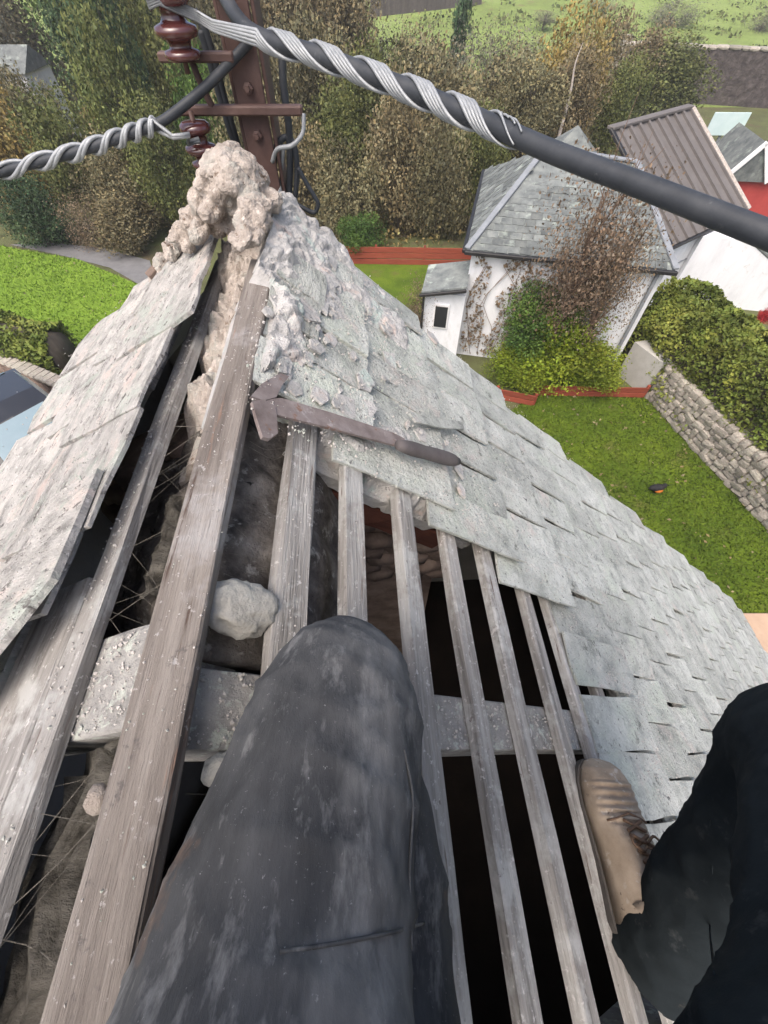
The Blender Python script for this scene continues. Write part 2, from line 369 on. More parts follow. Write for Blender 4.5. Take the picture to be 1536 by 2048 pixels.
sheet('pasture', lin(-260, 260, 65), lin(36, 420, 64), lambda x, y: terr(x, y), M['field'])
p4 = [onz(*q) for q in ((-120, 470), (30, 497), (160, 520), (290, 575), (300, 700), (180, 760), (60, 690), (-150, 640))]
left_lawn = [(p.x, p.y) for p in p4]
flat('left_lawn', left_lawn, .008, M['lawn'])
pp = [onz(*q) for q in ((20, 490), (110, 487), (210, 497), (300, 522), (320, 600), (290, 576), (220, 536), (130, 513))]
flat('path', [(p.x, p.y) for p in pp], .014, M['path'])
garden = [(onz(1062, 792).x, onz(1062, 792).y), (onz(1284, 790).x, onz(1284, 790).y), (7.62, 3.2), (7.9, 2.42), (2.6, 2.42), (2.6, 5.6), (3.0, 7.4)]
flat('garden_lawn', garden, .008, M['lawn_g'])
flat('back_lawn', [(onz(*q).x, onz(*q).y) for q in ((690, 525), (870, 528), (870, 640), (760, 660))], .008, M['lawn'] if False else M['lawn_g'])
flat('far_lawn', [(15.0, 18.6), (30, 18.6), (34, 26), (15, 26)], .008, M['lawn'])
fs = onz(1500, 1240)
bm = bmesh.new(); box(bm, fs.x - 3.0, fs.x + 3.4, fs.y - 6, fs.y + .10, 0, .06, bev=.01)
kind(wobj('patio', bm, M['tan_paving']), 'structure')

def in_poly(x, y, poly):
    c = False; n = len(poly)
    for i in range(n):
        x1, y1 = poly[i]; x2, y2 = poly[(i + 1) % n]
        if (y1 > y) != (y2 > y) and x < (x2 - x1) * (y - y1) / (y2 - y1) + x1: c = not c
    return c
def blades(name, poly, n, h, m, seed):
    rs = np.random.RandomState(seed); a = np.array(poly); lo, hi = a.min(0), a.max(0)
    V = []; F = []; T = []
    for _ in range(n):
        x, y = lo + rs.rand(2) * (hi - lo)
        if not in_poly(x, y, poly): continue
        ang = rs.rand() * 6.28; w = .012 + .014 * rs.rand(); hh = h * (.5 + rs.rand()); lx, ly = rs.randn(2) * hh * .6
        i = len(V); V += [(x - w * math.cos(ang), y - w * math.sin(ang), .005), (x + w * math.cos(ang), y + w * math.sin(ang), .005), (x + lx, y + ly, hh)]
        F.append((i, i + 1, i + 2)); k = .7 + .7 * rs.rand(); T += [k] * 3
    me = bpy.data.meshes.new(name); me.from_pydata(V, [], F)
    at = me.color_attributes.new('tint', 'FLOAT_COLOR', 'POINT'); T = np.array(T, np.float32)
    at.data.foreach_set('color', np.stack([T, T, T, np.ones_like(T)], 1).ravel())
    return kind(link(name, me, m), 'stuff')
blades('lawn_grass', left_lawn, 34000, .055, M['blade'], 3)
blades('garden_grass', garden, 30000, .045, M['blade_g'], 4)

# ------------------------------------------------------------------ our own house and its stripped roof
house = thing('cottage', 'stone cottage in the foreground whose grey slate roof is half stripped to its battens', 'cottage', (RO.x, RO.y, 0))
UG = 1.60                      # gable end, measured along the ridge
SE = 6.15                      # eave on the right slope
LE = [(1.6, .86), (1.15, .95), (.90, 1.06), (.3, 1.36), (-1.0, 1.95), (-6, 4.2)]      # left edge of the roof (u, s)

# outer walls follow the roof's edge down to the ground
edge = [rp(UG - .06, .0, -.10), rp(UG - .06, 2, -.10), rp(UG - .06, 4, -.10), rp(UG - .06, SE - .3, -.10), rp(-6, SE - .3, -.10), rp(-6, 0, -.10)]
edge += [rp(u - .04, s - .10, -.10, -1) for u, s in LE[::-1]]
bm = bmesh.new()
tv = [bm.verts.new(p) for p in edge]; bv = [bm.verts.new((p.x, p.y, -.05)) for p in edge]
n = len(edge)
for i in range(n): bm.faces.new((tv[i], bv[i], bv[(i + 1) % n], tv[(i + 1) % n]))
bmesh.ops.recalc_face_normals(bm, faces=bm.faces)
bmesh.ops.solidify(bm, geom=bm.faces[:], thickness=.12)
kind(link('wall', to_mesh('wall', bm), M['harl'], house), 'structure')
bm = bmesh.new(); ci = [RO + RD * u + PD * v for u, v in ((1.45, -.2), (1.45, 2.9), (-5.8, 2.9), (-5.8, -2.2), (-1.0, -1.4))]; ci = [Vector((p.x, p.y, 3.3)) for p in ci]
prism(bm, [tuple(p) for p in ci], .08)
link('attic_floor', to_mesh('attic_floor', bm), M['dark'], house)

def roof_quad(bm, u0, u1, s0, s1, off, side, th=.02):
    a = [rp(u0, s0, off, side), rp(u1, s0, off, side), rp(u1, s1, off, side), rp(u0, s1, off, side)]
    prism(bm, a, -th, rframe(side)[1])
bm = bmesh.new()
roof_quad(bm, .70, UG - .02, 0.02, SE, -.035, 1)
roof_quad(bm, -6, .695, 1.50, SE, -.035, 1)
roof_quad(bm, -6, -1.0, 0.02, 1.495, -.035, 1)
link('roof_deck', to_mesh('roof_deck', bm), M['slate'], house)
bm = bmesh.new()
q = [(1.58, .34), (.9, .36), (.9, 1.0), (1.14, .90), (1.58, .80)]
prism(bm, [rp(u, s, .005, -1) for u, s in q], -.02, rframe(-1)[1])
q = [(.895, .42), (-1, .48), (-1, 1.9), (.3, 1.30), (.895, 1.0)]
prism(bm, [rp(u, s, .005, -1) for u, s in q], -.02, rframe(-1)[1])
q = [(-1.005, .02), (-6, .02), (-6, 4.1), (-1.005, 1.9)]
prism(bm, [rp(u, s, .005, -1) for u, s in q], -.02, rframe(-1)[1])
link('roof_deck', to_mesh('roof_deck', bm), M['slate_left'], house)

def proj(P):
    v = Vector(P) - CAM
    d = v.y * _c - v.z * _s
    if d < .05: return None
    return 768 + FPX * v.x / d, 1024 - FPX * (v.y * _s + v.z * _c) / d
def seen(P, mg=260):
    q = proj(P)
    return q is not None and -mg < q[0] < 1536 + mg and -mg < q[1] < 2048 + mg

# slates: thin riven slabs with chipped edges, x along the ridge, y down the slope, z out of it
def slate_mesh(name, w, l, th, seed, chip=0.0, m=None, rag=1.0):
    rs = random.Random(seed); bm = bmesh.new()
    nx, ny = 3, 4
    g = []
    for j in range(ny + 1):
        row = []
        for i in range(nx + 1):
            x = (i / nx - .5) * w; y = (j / ny) * l - l
            e = .004 * rag if (i in (0, nx) or j in (0, ny)) else .002
            x += rs.uniform(-e, e); y += rs.uniform(-e, e) * 1.5
            z = th * .5 + rs.uniform(-.0022, .0022)
            if j == ny: y += rs.uniform(-1, .2) * .007
            if chip and j == ny and i in (0, nx): y -= chip * rs.random(); x *= 1 - chip * 2 * rs.random()
            row.append(bm.verts.new((x, y, z)))
        g.append(row)
    for j in range(ny):
        for i in range(nx): bm.faces.new((g[j][i], g[j][i + 1], g[j + 1][i + 1], g[j + 1][i]))
    rim = [g[0][i] for i in range(nx + 1)] + [g[j][nx] for j in range(1, ny + 1)] + [g[ny][i] for i in range(nx - 1, -1, -1)] + [g[j][0] for j in range(ny - 1, 0, -1)]
    lo = [bm.verts.new((v.co.x * 1.0, v.co.y, -th * .5)) for v in rim]
    k = len(rim)
    for i in range(k): bm.faces.new((rim[i], lo[i], lo[(i + 1) % k], rim[(i + 1) % k]))
    me = to_mesh(name, bm)
    if m: me.materials.append(m)
    return me
SW, SX = .166, .30             # slate width and exposed length on the right slope
SV = [slate_mesh('slate', SW - .012 + .004 * (i % 3), .40, .007 + .002 * (i % 2), 40 + i, [0, .012, .03][i % 3], M['slate']) for i in range(9)]
dR, nR = rframe(1); dL, nL = rframe(-1)
def hole(u):                   # stripped part of the right slope: bare down to this s
    pts = [(-1, 1.30), (-.14, 1.34), (.07, 1.36), (.216, 1.30), (.35, 1.12), (.507, .93), (.551, .75), (.575, .5), (.60, .0)]
    if u > .60: return 0
    for (a, b), (c, d) in zip(pts, pts[1:]):
        if a <= u <= c: return b + (d - b) * (u - a) / (c - a)
    return 1.3
rr = random.Random(5)
ns = 0
for j in range(-1, 21):
    tail = .34 + SX * j if j >= 0 else .17
    for i in range(-8, 13):
        u = (i + .5 * (j % 2)) * SW - .06 + rr.uniform(-.004, .004)
        if u > UG - SW / 2 + .015: continue
        mid = tail - SX * .55
        if (mid < hole(u) + .02 and j >= 0) or (j == 0 and u < .70) or (j < 0 and u < 1.0): continue
        if not seen(rp(u, mid, 0), 140): continue
        if u < -.35 and mid < 1.6: continue
        ns += 1
        lift = rr.choice((0, 0, 0, .002, .004, .008, .012))
        skew = rr.gauss(0, .022)
        tl = .030 / .40 + lift * .8
        y = dR * math.cos(tl) + nR * math.sin(tl)
        x = RD * math.cos(skew) + dR * math.sin(skew)
        z = x.cross(y); z = z if z.dot(nR) > 0 else -z
        roll = rr.gauss(0, .030)
        x = (x * math.cos(roll) + z * math.sin(roll)).normalized(); z2 = x.cross(y).normalized(); z = z2 if z2.dot(nR) > 0 else -z2
        y = z.cross(x) if z.cross(x).dot(dR) > 0 else x.cross(z)
        Mx = Matrix((-x if x.cross(y).dot(z) < 0 else x, y, z)).transposed().to_4x4()
        Mx.translation = rp(u, tail + rr.gauss(0, .006), .030 + lift)
        if j <= 0: Mx = Mx @ Matrix.Diagonal((1, .80 if j == 0 else .36, 1, 1))      # shorter top courses
        link('slate', SV[rr.randrange(9)], None, house, Mx)
# left slope
OL = .040
SVL = [slate_mesh('slate', .27 + .02 * (i % 3), .40, .009 + .003 * (i % 2), 80 + i, [.02, .05, .09][i % 3], M['slate_left'], 2.6) for i in range(8)]
def lverge(s):                 # how far along the ridge the left slates go at this s
    pts = [(.2, 1.70), (.80, 1.64), (.86, 1.55), (.95, 1.15), (1.06, .90), (1.36, .3), (1.95, -1.0)]
    for (a, b), (c, d) in zip(pts, pts[1:]):
        if a <= s <= c: return b + (d - b) * (s - a) / (c - a)
    return -2
def topedge(u):
    if u > .95: return .185
    if u > .70: return .222
    if u > .34: return .212
    return .56
for j in range(0, 8):
    for i in range(-5, 8):
        u = (i + .45 * (j % 2)) * .275 - .02 + rr.uniform(-.02, .02)
        te = topedge(u)
        tail = te + .27 + .20 * j + rr.gauss(0, .012)
        if u + .12 > lverge(min(tail - .02, 1.9)) + .05 or not seen(rp(u, tail - .2, 0, -1), 160): continue
        tl = .045 + rr.random() * .03
        y = dL * math.cos(tl) + nL * math.sin(tl)
        sk_ = rr.gauss(0, .03)
        x = (RD * math.cos(sk_) + dL * math.sin(sk_)); z = x.cross(y); z = z if z.dot(nL) > 0 else -z
        y = z.cross(x) if z.cross(x).dot(dL) > 0 else x.cross(z)
        Mx = Matrix((-x if x.cross(y).dot(z) < 0 else x, y, z)).transposed().to_4x4()
        if j == 0:             # the top course is shorter: its heads are broken off at the bare strip
            S = Matrix.Diagonal((1, .70, 1, 1)); Mx = Mx @ S
        Mx.translation = rp(u, tail, OL + .022 + (.012 if j == 0 else 0), -1)
        link('slate', SVL[rr.randrange(8)], None, house, Mx)

bm = bmesh.new(); pl = [(.50, .235), (.40, .228), (.275, .225), (.225, .268), (.165, .325), (.10, .39), (.03, .47), (-.06, .56), (-.06, .70), (.50, .66)]
prism(bm, [rp(u, s, OL + .016 + .02 * (.6 - s), -1) for u, s in pl], .012, nL)
wobj('slate', bm, M['slate_left'], house)
# battens, ridge board, rafters
def plank(name, a, b, w, th, up, m, seed, parent, wav=.003, sink=0.0):
    """rough sawn plank from a to b, its top face on the line a-b"""
    a, b = Vector(a), Vector(b); Lh = (b - a).length; rs = random.Random(seed)
    bm = bmesh.new(); N_ = 11; rings = []
    for i in range(N_ + 1):
        x = Lh * i / N_; j = lambda e=wav: rs.uniform(-e, e)
        c = .004
        pr = [(-w / 2 + j(), -th), (-w / 2 + j(), -c), (-w / 2 + c + j(.001), j(.0015)), (0, j(.002)), (w / 2 - c + j(.001), j(.0015)), (w / 2 + j(), -c), (w / 2 + j(), -th)]
        rings.append([bm.verts.new((x, y, z - sink)) for y, z in pr])
    k = 7
    for r0, r1 in zip(rings, rings[1:]):
        for q in range(k): bm.faces.new((r0[q], r0[(q + 1) % k], r1[(q + 1) % k], r1[q]))
    bm.faces.new(rings[0][::-1]); bm.faces.new(rings[-1])
    return link(name, to_mesh(name, bm), m, parent, frame(a, b - a, up))
for k, (s, w, u1) in enumerate(((.166, .064, .98), (.303, .056, 1.3), (.470, .054, 1.4), (.640, .050, 1.4), (.806, .050, 1.4), (.987, .048, 1.4), (1.14, .046, 1.4), (1.31, .046, 1.4), (1.47, .046, 1.4))):
    plank('batten', rp(-1.0, s + .004, rr.uniform(-.002, .003)), rp(u1, s + rr.uniform(-.004, .004), rr.uniform(-.002, .003)), w, .026, nR, M['wood'], 200 + k, house)
for k, (s, w, u1) in enumerate(((.245, .054, 1.5), (.352, .145, .32))):
    plank('batten', rp(-1.0, s, 0, -1), rp(u1, s, 0, -1), w, .026, nL, M['wood'], 300 + k, house)
plank('ridge_board', rp(-1.0, 0), rp(1.20, 0) - PD * .006, .070, .022, UP, M['ridge'], 400, house)
for u in (-.52, .083, 1.12):
    plank('rafter', rp(u, .03, -.029), rp(u, 5.6, -.029), .102, .12, nR, M['rafter'], 410 + int(u * 9), house)
for u in (-.52, .135):
    plank('rafter', rp(u, .045, -.029, -1), rp(u, 1.25, -.029, -1), .145, .12, nL, M['rafter'], 420 + int(u * 9), house)

# inner cross wall under the battens: brown stones
iw = link('inner_wall', None, None, house, Matrix.Translation(rp(.74, .25, -.3)))
bm = bmesh.new(); Mi = frame(RO + RD * .84 - UP * 1.0, PD, UP)
a = [RO + RD * .86 + PD * -.5 - UP * .36, RO + RD * .86 + PD * -.02 - UP * .13, RO + RD * .86 + PD * .50 - UP * .62, RO + RD * .86 + PD * .52 - UP * 2.5, RO + RD * .86 + PD * -.6 - UP * 2.5]
prism(bm, [tuple(p) for p in a], -.16, RD)
iw2 = link('wall_core', to_mesh('wall_core', bm), M['inner'], iw)
stm = []
for q in range(6):
    bm = bmesh.new(); lump(bm, (0, 0, 0), (.075, .035, .042), 1, .35, 1.3, q + 3); stm.append(to_mesh('stone', bm, True)); stm[-1].materials.append(M['inner'])
for r_ in range(12):
    for q in range(9):
        v = -.48 + q * .118 + .05 * (r_ % 2) + rr.uniform(-.01, .01); w = -.16 - r_ * .075 + rr.uniform(-.008, .008)
        if v > .53 or w > -.10 - (KR * v if v > 0 else -KL * v) : continue
        p = RO + RD * (.70 + rr.uniform(-.015, .015)) + PD * v + UP * w
        link('stone', stm[rr.randrange(6)], None, iw, Matrix.Translation(p) @ Euler((rr.uniform(-.2, .2), rr.uniform(-.15, .15), rr.uniform(-.2, .2))).to_matrix().to_4x4())
plank('lintel', RO + RD * .64 + PD * .03 - UP * .19, RO + RD * .64 + PD * .50 - UP * .55, .07, .08, UP, M['lintel'], 77, house)

# soot and earth filling below the ridge
bm = bmesh.new(); gu = lin(.15, .70, 44); gv = lin(-.36, .20, 40); G = []
for u in gu:
    row = []
    for v in gv:
        base = -(KR * v if v > 0 else -KL * v)
        dep = .070 + .045 * sstep(.05, -.22, v) + .05 * sstep(.38, .16, u) * sstep(-.02, -.12, v) + .12 * sstep(.13, .2, v)
        nn = .045 * noise.noise(Vector((u * 9, v * 9, 1))) + .022 * noise.noise(Vector((u * 28, v * 28, 4)))
        row.append(bm.verts.new(RO + RD * u + PD * v + UP * (base - dep + nn)))
    G.append(row)
for a, b in zip(G, G[1:]):
    for i in range(len(gv) - 1): bm.faces.new((a[i], a[i + 1], b[i + 1], b[i]))
r = bmesh.ops.extrude_face_region(bm, geom=bm.faces[:])
for v in [e for e in r['geom'] if isinstance(e, bmesh.types.BMVert)]: v.co.z -= .06
link('earth_fill', to_mesh('earth_fill', bm, True), M['earth'], house)
bm = bmesh.new(); lump(bm, (0, 0, 0), (.044, .062, .036), 4, .22, 2.2, 8)
for v in bm.verts: v.co += v.co.normalized() * (.0035 * noise.noise(v.co * 60) + .002 * noise.noise(v.co * 150)); v.co.z = min(v.co.z, .026 + .3 * (v.co.z - .026))
link('loose_stone', to_mesh('loose_stone', bm, True), M['stone'], house, frame(rp(.222, .088, -.022), RD + PD * .1, nR))
bm = bmesh.new(); lump(bm, (0, 0, 0), (.022, .02, .016), 3, .3, 2.5, 9)
link('loose_stone', to_mesh('loose_stone', bm, True), M['stone'], house, Matrix.Translation(rp(.012, .100, -.03)))
bm = bmesh.new(); lump(bm, (0, 0, 0), (.014, .014, .012), 2, .5, 1.5, 19)
link('loose_stone', to_mesh('loose_stone', bm, True), M['mortar'], house, Matrix.Translation(rp(-.01, .085, -.01, -1)))
# torn dusty felt hanging under the left battens
for (uu, vv, ln, wd_, sd_) in ((.05, -.145, .42, .085, 1), (.02, -.185, .40, .05, 2), (.50, -.14, .22, .05, 3), (.06, -.10, .10, .05, 4)):
    bm = bmesh.new(); G = []
    for i in range(22):
        row = []
        for j in range(9):
            u = uu - ln * i / 21; v = vv + wd_ * (j / 8 - .5) * (1 + .5 * noise.noise(Vector((i * .3, sd_, 0))))
            v += .03 * noise.noise(Vector((i * .22, sd_ * 3, 5)))
            w = KL * v - .060 + .025 * noise.noise(Vector((i * .35, j * .5, sd_))) - .05 * abs(j / 8 - .5)
            row.append(bm.verts.new(RO + RD * u + PD * v + UP * w))
        G.append(row)
    for a, b in zip(G, G[1:]):
        for i in range(8): bm.faces.new((a[i], a[i + 1], b[i + 1], b[i]))
    bmesh.ops.solidify(bm, geom=bm.faces[:], thickness=.003)
    link('torn_felt', to_mesh('torn_felt', bm, True), M['web'], house)

def facet(p, f, a):
    d = noise.voronoi(Vector(p) * f, distance_metric='DISTANCE')[0]
    return a * (min(.32, d[1] - d[0]) - .2)
bm = bmesh.new()
for _ in range(46):
    u = rr.uniform(-.25, .72)
    if .03 < u < .22: continue
    if rr.random() < .6: a_, b_ = rp(u, .225, -.02, -1), rp(u + rr.gauss(0, .16), .04, -.03 - .05 * rr.random(), -1)
    else: a_, b_ = rp(u, .06, -.03), rp(u + rr.gauss(0, .06), .15, -.03)
    m_ = a_.lerp(b_, rr.uniform(.3, .7)) - UP * rr.uniform(.01, .06) + RD * rr.gauss(0, .02)
    tube(bm, smooth_path([a_, m_, b_], 6), rr.choice((.0003, .0004, .0006)), 4, False)
kind(link('cobweb', to_mesh('cobweb', bm), M['web'], house), 'stuff')
# mortar on the gable head
def gp(px, py, u):
    d = ray(px, py); rel = RO - CAM
    t = (u + rel.dot(RD)) / d.dot(RD); return CAM + d * t
bm = bmesh.new(); q = 0
arm = [(455, 300, 1.40, .05), (430, 320, 1.40, .055), (412, 350, 1.40, .05), (400, 385, 1.42, .05), (382, 420, 1.44, .05), (360, 450, 1.46, .048), (342, 485, 1.5, .045), (322, 515, 1.52, .042), (308, 538, 1.53, .032),
       (470, 320, 1.36, .05), (495, 325, 1.38, .05), (515, 345, 1.38, .048), (525, 375, 1.38, .045), (505, 385, 1.33, .045), (470, 350, 1.34, .05), (440, 370, 1.36, .045), (420, 410, 1.34, .045), (395, 450, 1.34, .040),(490, 360, 1.42, .06), (455, 345, 1.42, .06), (478, 395, 1.40, .05), (450, 420, 1.44, .05), (470, 430, 1.40, .04), (462, 370, 1.38, .05), (500, 405, 1.38, .05), (435, 440, 1.42, .035), (405, 430, 1.40, .04), (375, 470, 1.42, .035)]
for px, py, u, r_ in arm:
    q += 1
    lump(bm, gp(px + (4 if px < 460 else -6), py + 14, u), (r_ * .74, r_ * 1.4, r_ * .66), 2, .25, 1.5, q)
for px, py, u, r_ in ((505, 420, 1.26, .042), (520, 440, 1.24, .035), (490, 450, 1.22, .035), (478, 480, 1.16, .030), (500, 475, 1.16, .032), (520, 412, 1.3, .04), (545, 400, 1.38, .035)):
    q += 1
    lump(bm, gp(px, py, u), (r_, r_ * 1.3, r_ * .8), 2, .5, 1.5, q)
me = remeshed(bm, .0055, 4)
NL = [v.normal.copy() for v in me.vertices]
for v, vn in zip(me.vertices, NL):
    n_ = v.co * 26
    v.co += vn * (.006 * noise.noise(n_) + .003 * noise.noise(n_ * 5) + facet(v.co + Vector((noise.noise(v.co * 20), noise.noise(v.co * 21 + Vector((5, 5, 5))), 0)) * .012, 15, .026) + facet(v.co, 44, .007) - .012 * max(0, noise.noise(n_ * .7 + Vector((3, 1, 2))) - .25))
mort = mesh_centred('mortar_head', me, M['mortar'], house)
for p in me.polygons: p.use_smooth = False
# a clay tile end poking out of the mortar
bm = bmesh.new(); Mt = frame(gp(312, 540, 1.50), RD * -.4 - PD * .5 - UP * .3, UP); box(bm, -.04, .035, -.018, .018, -.012, .012, Mt, .003)
link('clay_tile', to_mesh('clay_tile', bm), M['inner'], house)

# grey rubble bedding left on the right slope between ridge and slates
bm = bmesh.new(); gu = lin(.60, 1.57, 170); gs = lin(-.02, .82, 140); G = []
for u in gu:
    row = []
    for s in gs:
        ub = .655 + .035 * noise.noise(Vector((s * 11, 7, 3))) + .02 * noise.noise(Vector((s * 30, 2, 8))) + .20 * math.exp(-((s - .166) / .036) ** 2) + .10 * math.exp(-((s - .09) / .05) ** 2) - .05 * sstep(.3, .5, s)
        e = sstep(.78, .50, s + .10 * noise.noise(Vector((u * 6, 2, 3)))) * sstep(ub - .012, ub + .02, u) 
        rug = .014 * noise.noise(Vector((u * 11, s * 11, 0))) + facet(Vector((u * .6 + .05 * noise.noise(Vector((u * 9, s * 9, 2))), s, .3 * noise.noise(Vector((u * 7, s * 7, 8))))), 13, .030) + .008 * noise.noise(Vector((u * 32, s * 32, 6))) + .006 * noise.noise(Vector((u * 70, s * 70, 2)))
        near = sstep(.30, .04, s)
        e *= sstep(.012, .05, s + .10 * sstep(1.02, 1.12, u))
        pat = sstep(-.05, .35, noise.noise(Vector((u * 7, s * 7, 31))))
        h = -.055 + e * (.058 + .030 * near + .020 * pat + .02 * sstep(1.1, 1.4, u)) + rug * (.3 + .7 * e) * (.55 + .45 * near)
        h -= .055 * math.exp(-((u - .78) / .035) ** 2 - ((s - .12) / .05) ** 2)
        row.append(bm.verts.new(rp(u, s, h)))
    G.append(row)
for a, b in zip(G, G[1:]):
    for i in range(len(gs) - 1): bm.faces.new((a[i], a[i + 1], b[i + 1], b[i]))
r = bmesh.ops.extrude_face_region(bm, geom=bm.faces[:])
for v in [e for e in r['geom'] if isinstance(e, bmesh.types.BMVert)]: v.co -= nR * .035
link('rubble_bedding', to_mesh('rubble_bedding', bm), M['torching'], house)
# broken slate shards and crumbs left lying in the bedding
bm = bmesh.new()
for _ in range(80):
    u, s_ = rr.uniform(.70, 1.54), abs(rr.gauss(.1, .33)) + .02
    if s_ > .85: continue
    c = rp(u, s_, .022 + rr.uniform(0, .014)); r_ = rr.choice((.008, .012, .016, .022, .030, .045))
    nn = (nR + Vector((rr.gauss(0, .09), rr.gauss(0, .09), 0))).normalized(); a0 = rr.uniform(0, 6.3); x_ = nn.cross(dR).normalized(); y_ = nn.cross(x_)
    k_ = rr.choice((4, 5, 5, 6)); st = rr.uniform(.5, 1)
    pl = [c + x_ * (math.cos(a0 + 6.283 * q / k_) * r_ * rr.uniform(.7, 1.15)) + y_ * (math.sin(a0 + 6.283 * q / k_) * r_ * st * rr.uniform(.7, 1.15)) for q in range(k_)]
    prism(bm, pl, rr.uniform(.004, .008), nn)
kind(link('slate_shards', to_mesh('slate_shards', bm), M['torching'], house), 'stuff')
# pink mortar crumbs between ridge board and left batten
bm = bmesh.new(); gu = lin(.60, 1.50, 120); gv = lin(-.19, .07, 44); G = []
for u in gu:
    row = []
    for v in gv:
        e = sstep(.70, .78, u + .07 * noise.noise(Vector((v * 14, 3, 1)))) * (1 - .9 * math.exp(-((u - .90) / .05) ** 2))
        e = max(e, .0)
        h = -.085 + .072 * e + (.020 * noise.noise(Vector((u * 34, v * 34, 15))) + .010 * noise.noise(Vector((u * 22, v * 22, 5))) + facet(Vector((u, v, 7)), 30, .022) + .006 * noise.noise(Vector((u * 110, v * 110, 5)))) * (.4 + e)
        row.append(bm.verts.new(RO + RD * u + PD * v + UP * ((KL * v if v < 0 else -KR * v) + h - .045 * sstep(-.085, -.035, v) * sstep(1.22, 1.10, u) - .03 * sstep(-.14, -.18, v) * sstep(1.42, 1.3, u) + .04 * sstep(1.25, 1.42, u))))
    G.append(row)
for a, b in zip(G, G[1:]):
    for i in range(len(gv) - 1): bm.faces.new((a[i], a[i + 1], b[i + 1], b[i]))
r = bmesh.ops.extrude_face_region(bm, geom=bm.faces[:])
for v in [e for e in r['geom'] if isinstance(e, bmesh.types.BMVert)]: v.co.z -= .03
link('mortar_bed', to_mesh('mortar_bed', bm), M['mortar'], house)

# loose grit on wood and slates
def grit(name, spots, m):
    V = []; F = []
    for P, r_ in spots:
        i = len(V); a = RS.randn(3, 3); qm, _ = np.linalg.qr(a); r3 = r_ * (.6 + .8 * RS.rand(3))
        base = np.array([(1, 0, 0), (-1, 0, 0), (0, 1, 0), (0, -1, 0), (0, 0, 1), (0, 0, -1)]) * r3
        V += [tuple(np.array(P) + qm @ b) for b in base]
        F += [(i, i + 2, i + 4), (i + 2, i + 1, i + 4), (i + 1, i + 3, i + 4), (i + 3, i, i + 4), (i + 2, i, i + 5), (i + 1, i + 2, i + 5), (i + 3, i + 1, i + 5), (i, i + 3, i + 5)]
    me = bpy.data.meshes.new(name); me.from_pydata(V, [], F)
    return kind(link(name, me, m, house), 'stuff')
sp = []
for _ in range(900): sp.append((rp(.083 + rr.uniform(-.047, .047), rr.uniform(.05, 1.2), -.027), rr.choice((.002, .002, .003, .004, .006)) * .55))
for _ in range(500): sp.append((rp(.135 + rr.uniform(-.066, .066), rr.uniform(.06, .55), -.027, -1), rr.choice((.002, .003, .004, .006)) * .55))
for _ in range(150):
    u = rr.uniform(-.3, .95); sp.append((rp(u, 0) + PD * rr.uniform(-.034, .034) + UP * .001, rr.choice((.0012, .002, .003)) * .55))
for s in (.166, .303, .47, .64, .806, .987):
    for _ in range(55): sp.append((rp(rr.uniform(-.35, .62), s + rr.uniform(-.02, .02), .001), rr.choice((.0012, .002, .003)) * .55))
for _ in range(260): sp.append((rp(rr.uniform(-.1, 1.2), .245 + rr.uniform(-.024, .024), .001, -1), rr.choice((.002, .003, .005)) * .55))
for _ in range(1500):
    u, s = rr.uniform(.56, 1.5), abs(rr.gauss(0, .45)); sp.append((rp(u, s, .040), rr.choice((.002, .003, .004, .006)) * .55))
for _ in range(700):
    u = rr.uniform(-.1, .6); sp.append((rp(u, hole(u) + rr.expovariate(5), .040), rr.choice((.002, .003, .004)) * .55))
for _ in range(900):
    u = rr.uniform(.0, 1.5); sp.append((rp(u, .28 + rr.expovariate(5), OL + .036, -1), rr.choice((.002, .003, .004)) * .55))
for _ in range(5200):
    u, s = rr.uniform(-.2, 1.55), rr.uniform(.3, 3.2)
    if s < hole(u) + .05 or rr.random() > 1.2 - s * .3: continue
    sp.append((rp(u, s, .037 + rr.random() * .012), rr.choice((.0012, .0016, .002, .0026))))
grit('mortar_grit', sp, M['grit'])

# ================================================================== THE NEIGHBOURHOOD
def blockmesh(w, d, h, seed, amp=.25):
    bm = bmesh.new(); res = bmesh.ops.create_cube(bm, size=1)
    bmesh.ops.subdivide_edges(bm, edges=bm.edges[:], cuts=1, use_grid_fill=True)
    rs = random.Random(seed)
    for v in bm.verts:
        n_ = v.co.normalized() * .55; v.co = v.co.lerp(n_, .42)
        v.co = Vector((v.co.x * w * (1 + rs.uniform(-amp, amp) * .4), v.co.y * d * (1 + rs.uniform(-amp, amp) * .4), v.co.z * h * (1 + rs.uniform(-amp, amp) * .4)))
    return to_mesh('stone', bm)

# white house with a hipped slate roof
F0 = Vector((1.95, 9.75, 0)); ex = Vector((.976, -.217, 0)); ey = Vector((.217, .976, 0)); WX, WY, EZ = 4.05, 5.0, 2.6
H = lambda a, b, z: F0 + ex * a + ey * b + Vector((0, 0, z))
wh = thing('white_house', 'low white house with a hipped grey slate roof behind the leafy shrubs', 'house', H(WX / 2, WY / 2, 0))
bm = bmesh.new(); prism(bm, [H(.0, 0, 0), H(WX, 0, 0), H(WX, WY, 0), H(0, WY, 0)], EZ)
wobj('wall', bm, M['white'], wh)
RL, RR = Vector((3.70, 12.0, 3.72)), Vector((5.62, 11.42, 3.62))
o_ = .12
e0, e1, e2, e3 = H(-o_, -o_, EZ), H(WX + o_, -o_, EZ), H(WX + o_, WY + o_, EZ), H(-o_, WY + o_, EZ)
bm = bmesh.new(); vv = [bm.verts.new(p) for p in (e0, e1, e2, e3, RL, RR)]
for f in ((0, 1, 5, 4), (1, 2, 5), (2, 3, 4, 5), (3, 0, 4), (3, 2, 1, 0)): bm.faces.new([vv[i] for i in f])
wroof = wobj('roof', bm, M['slate_far'], wh)
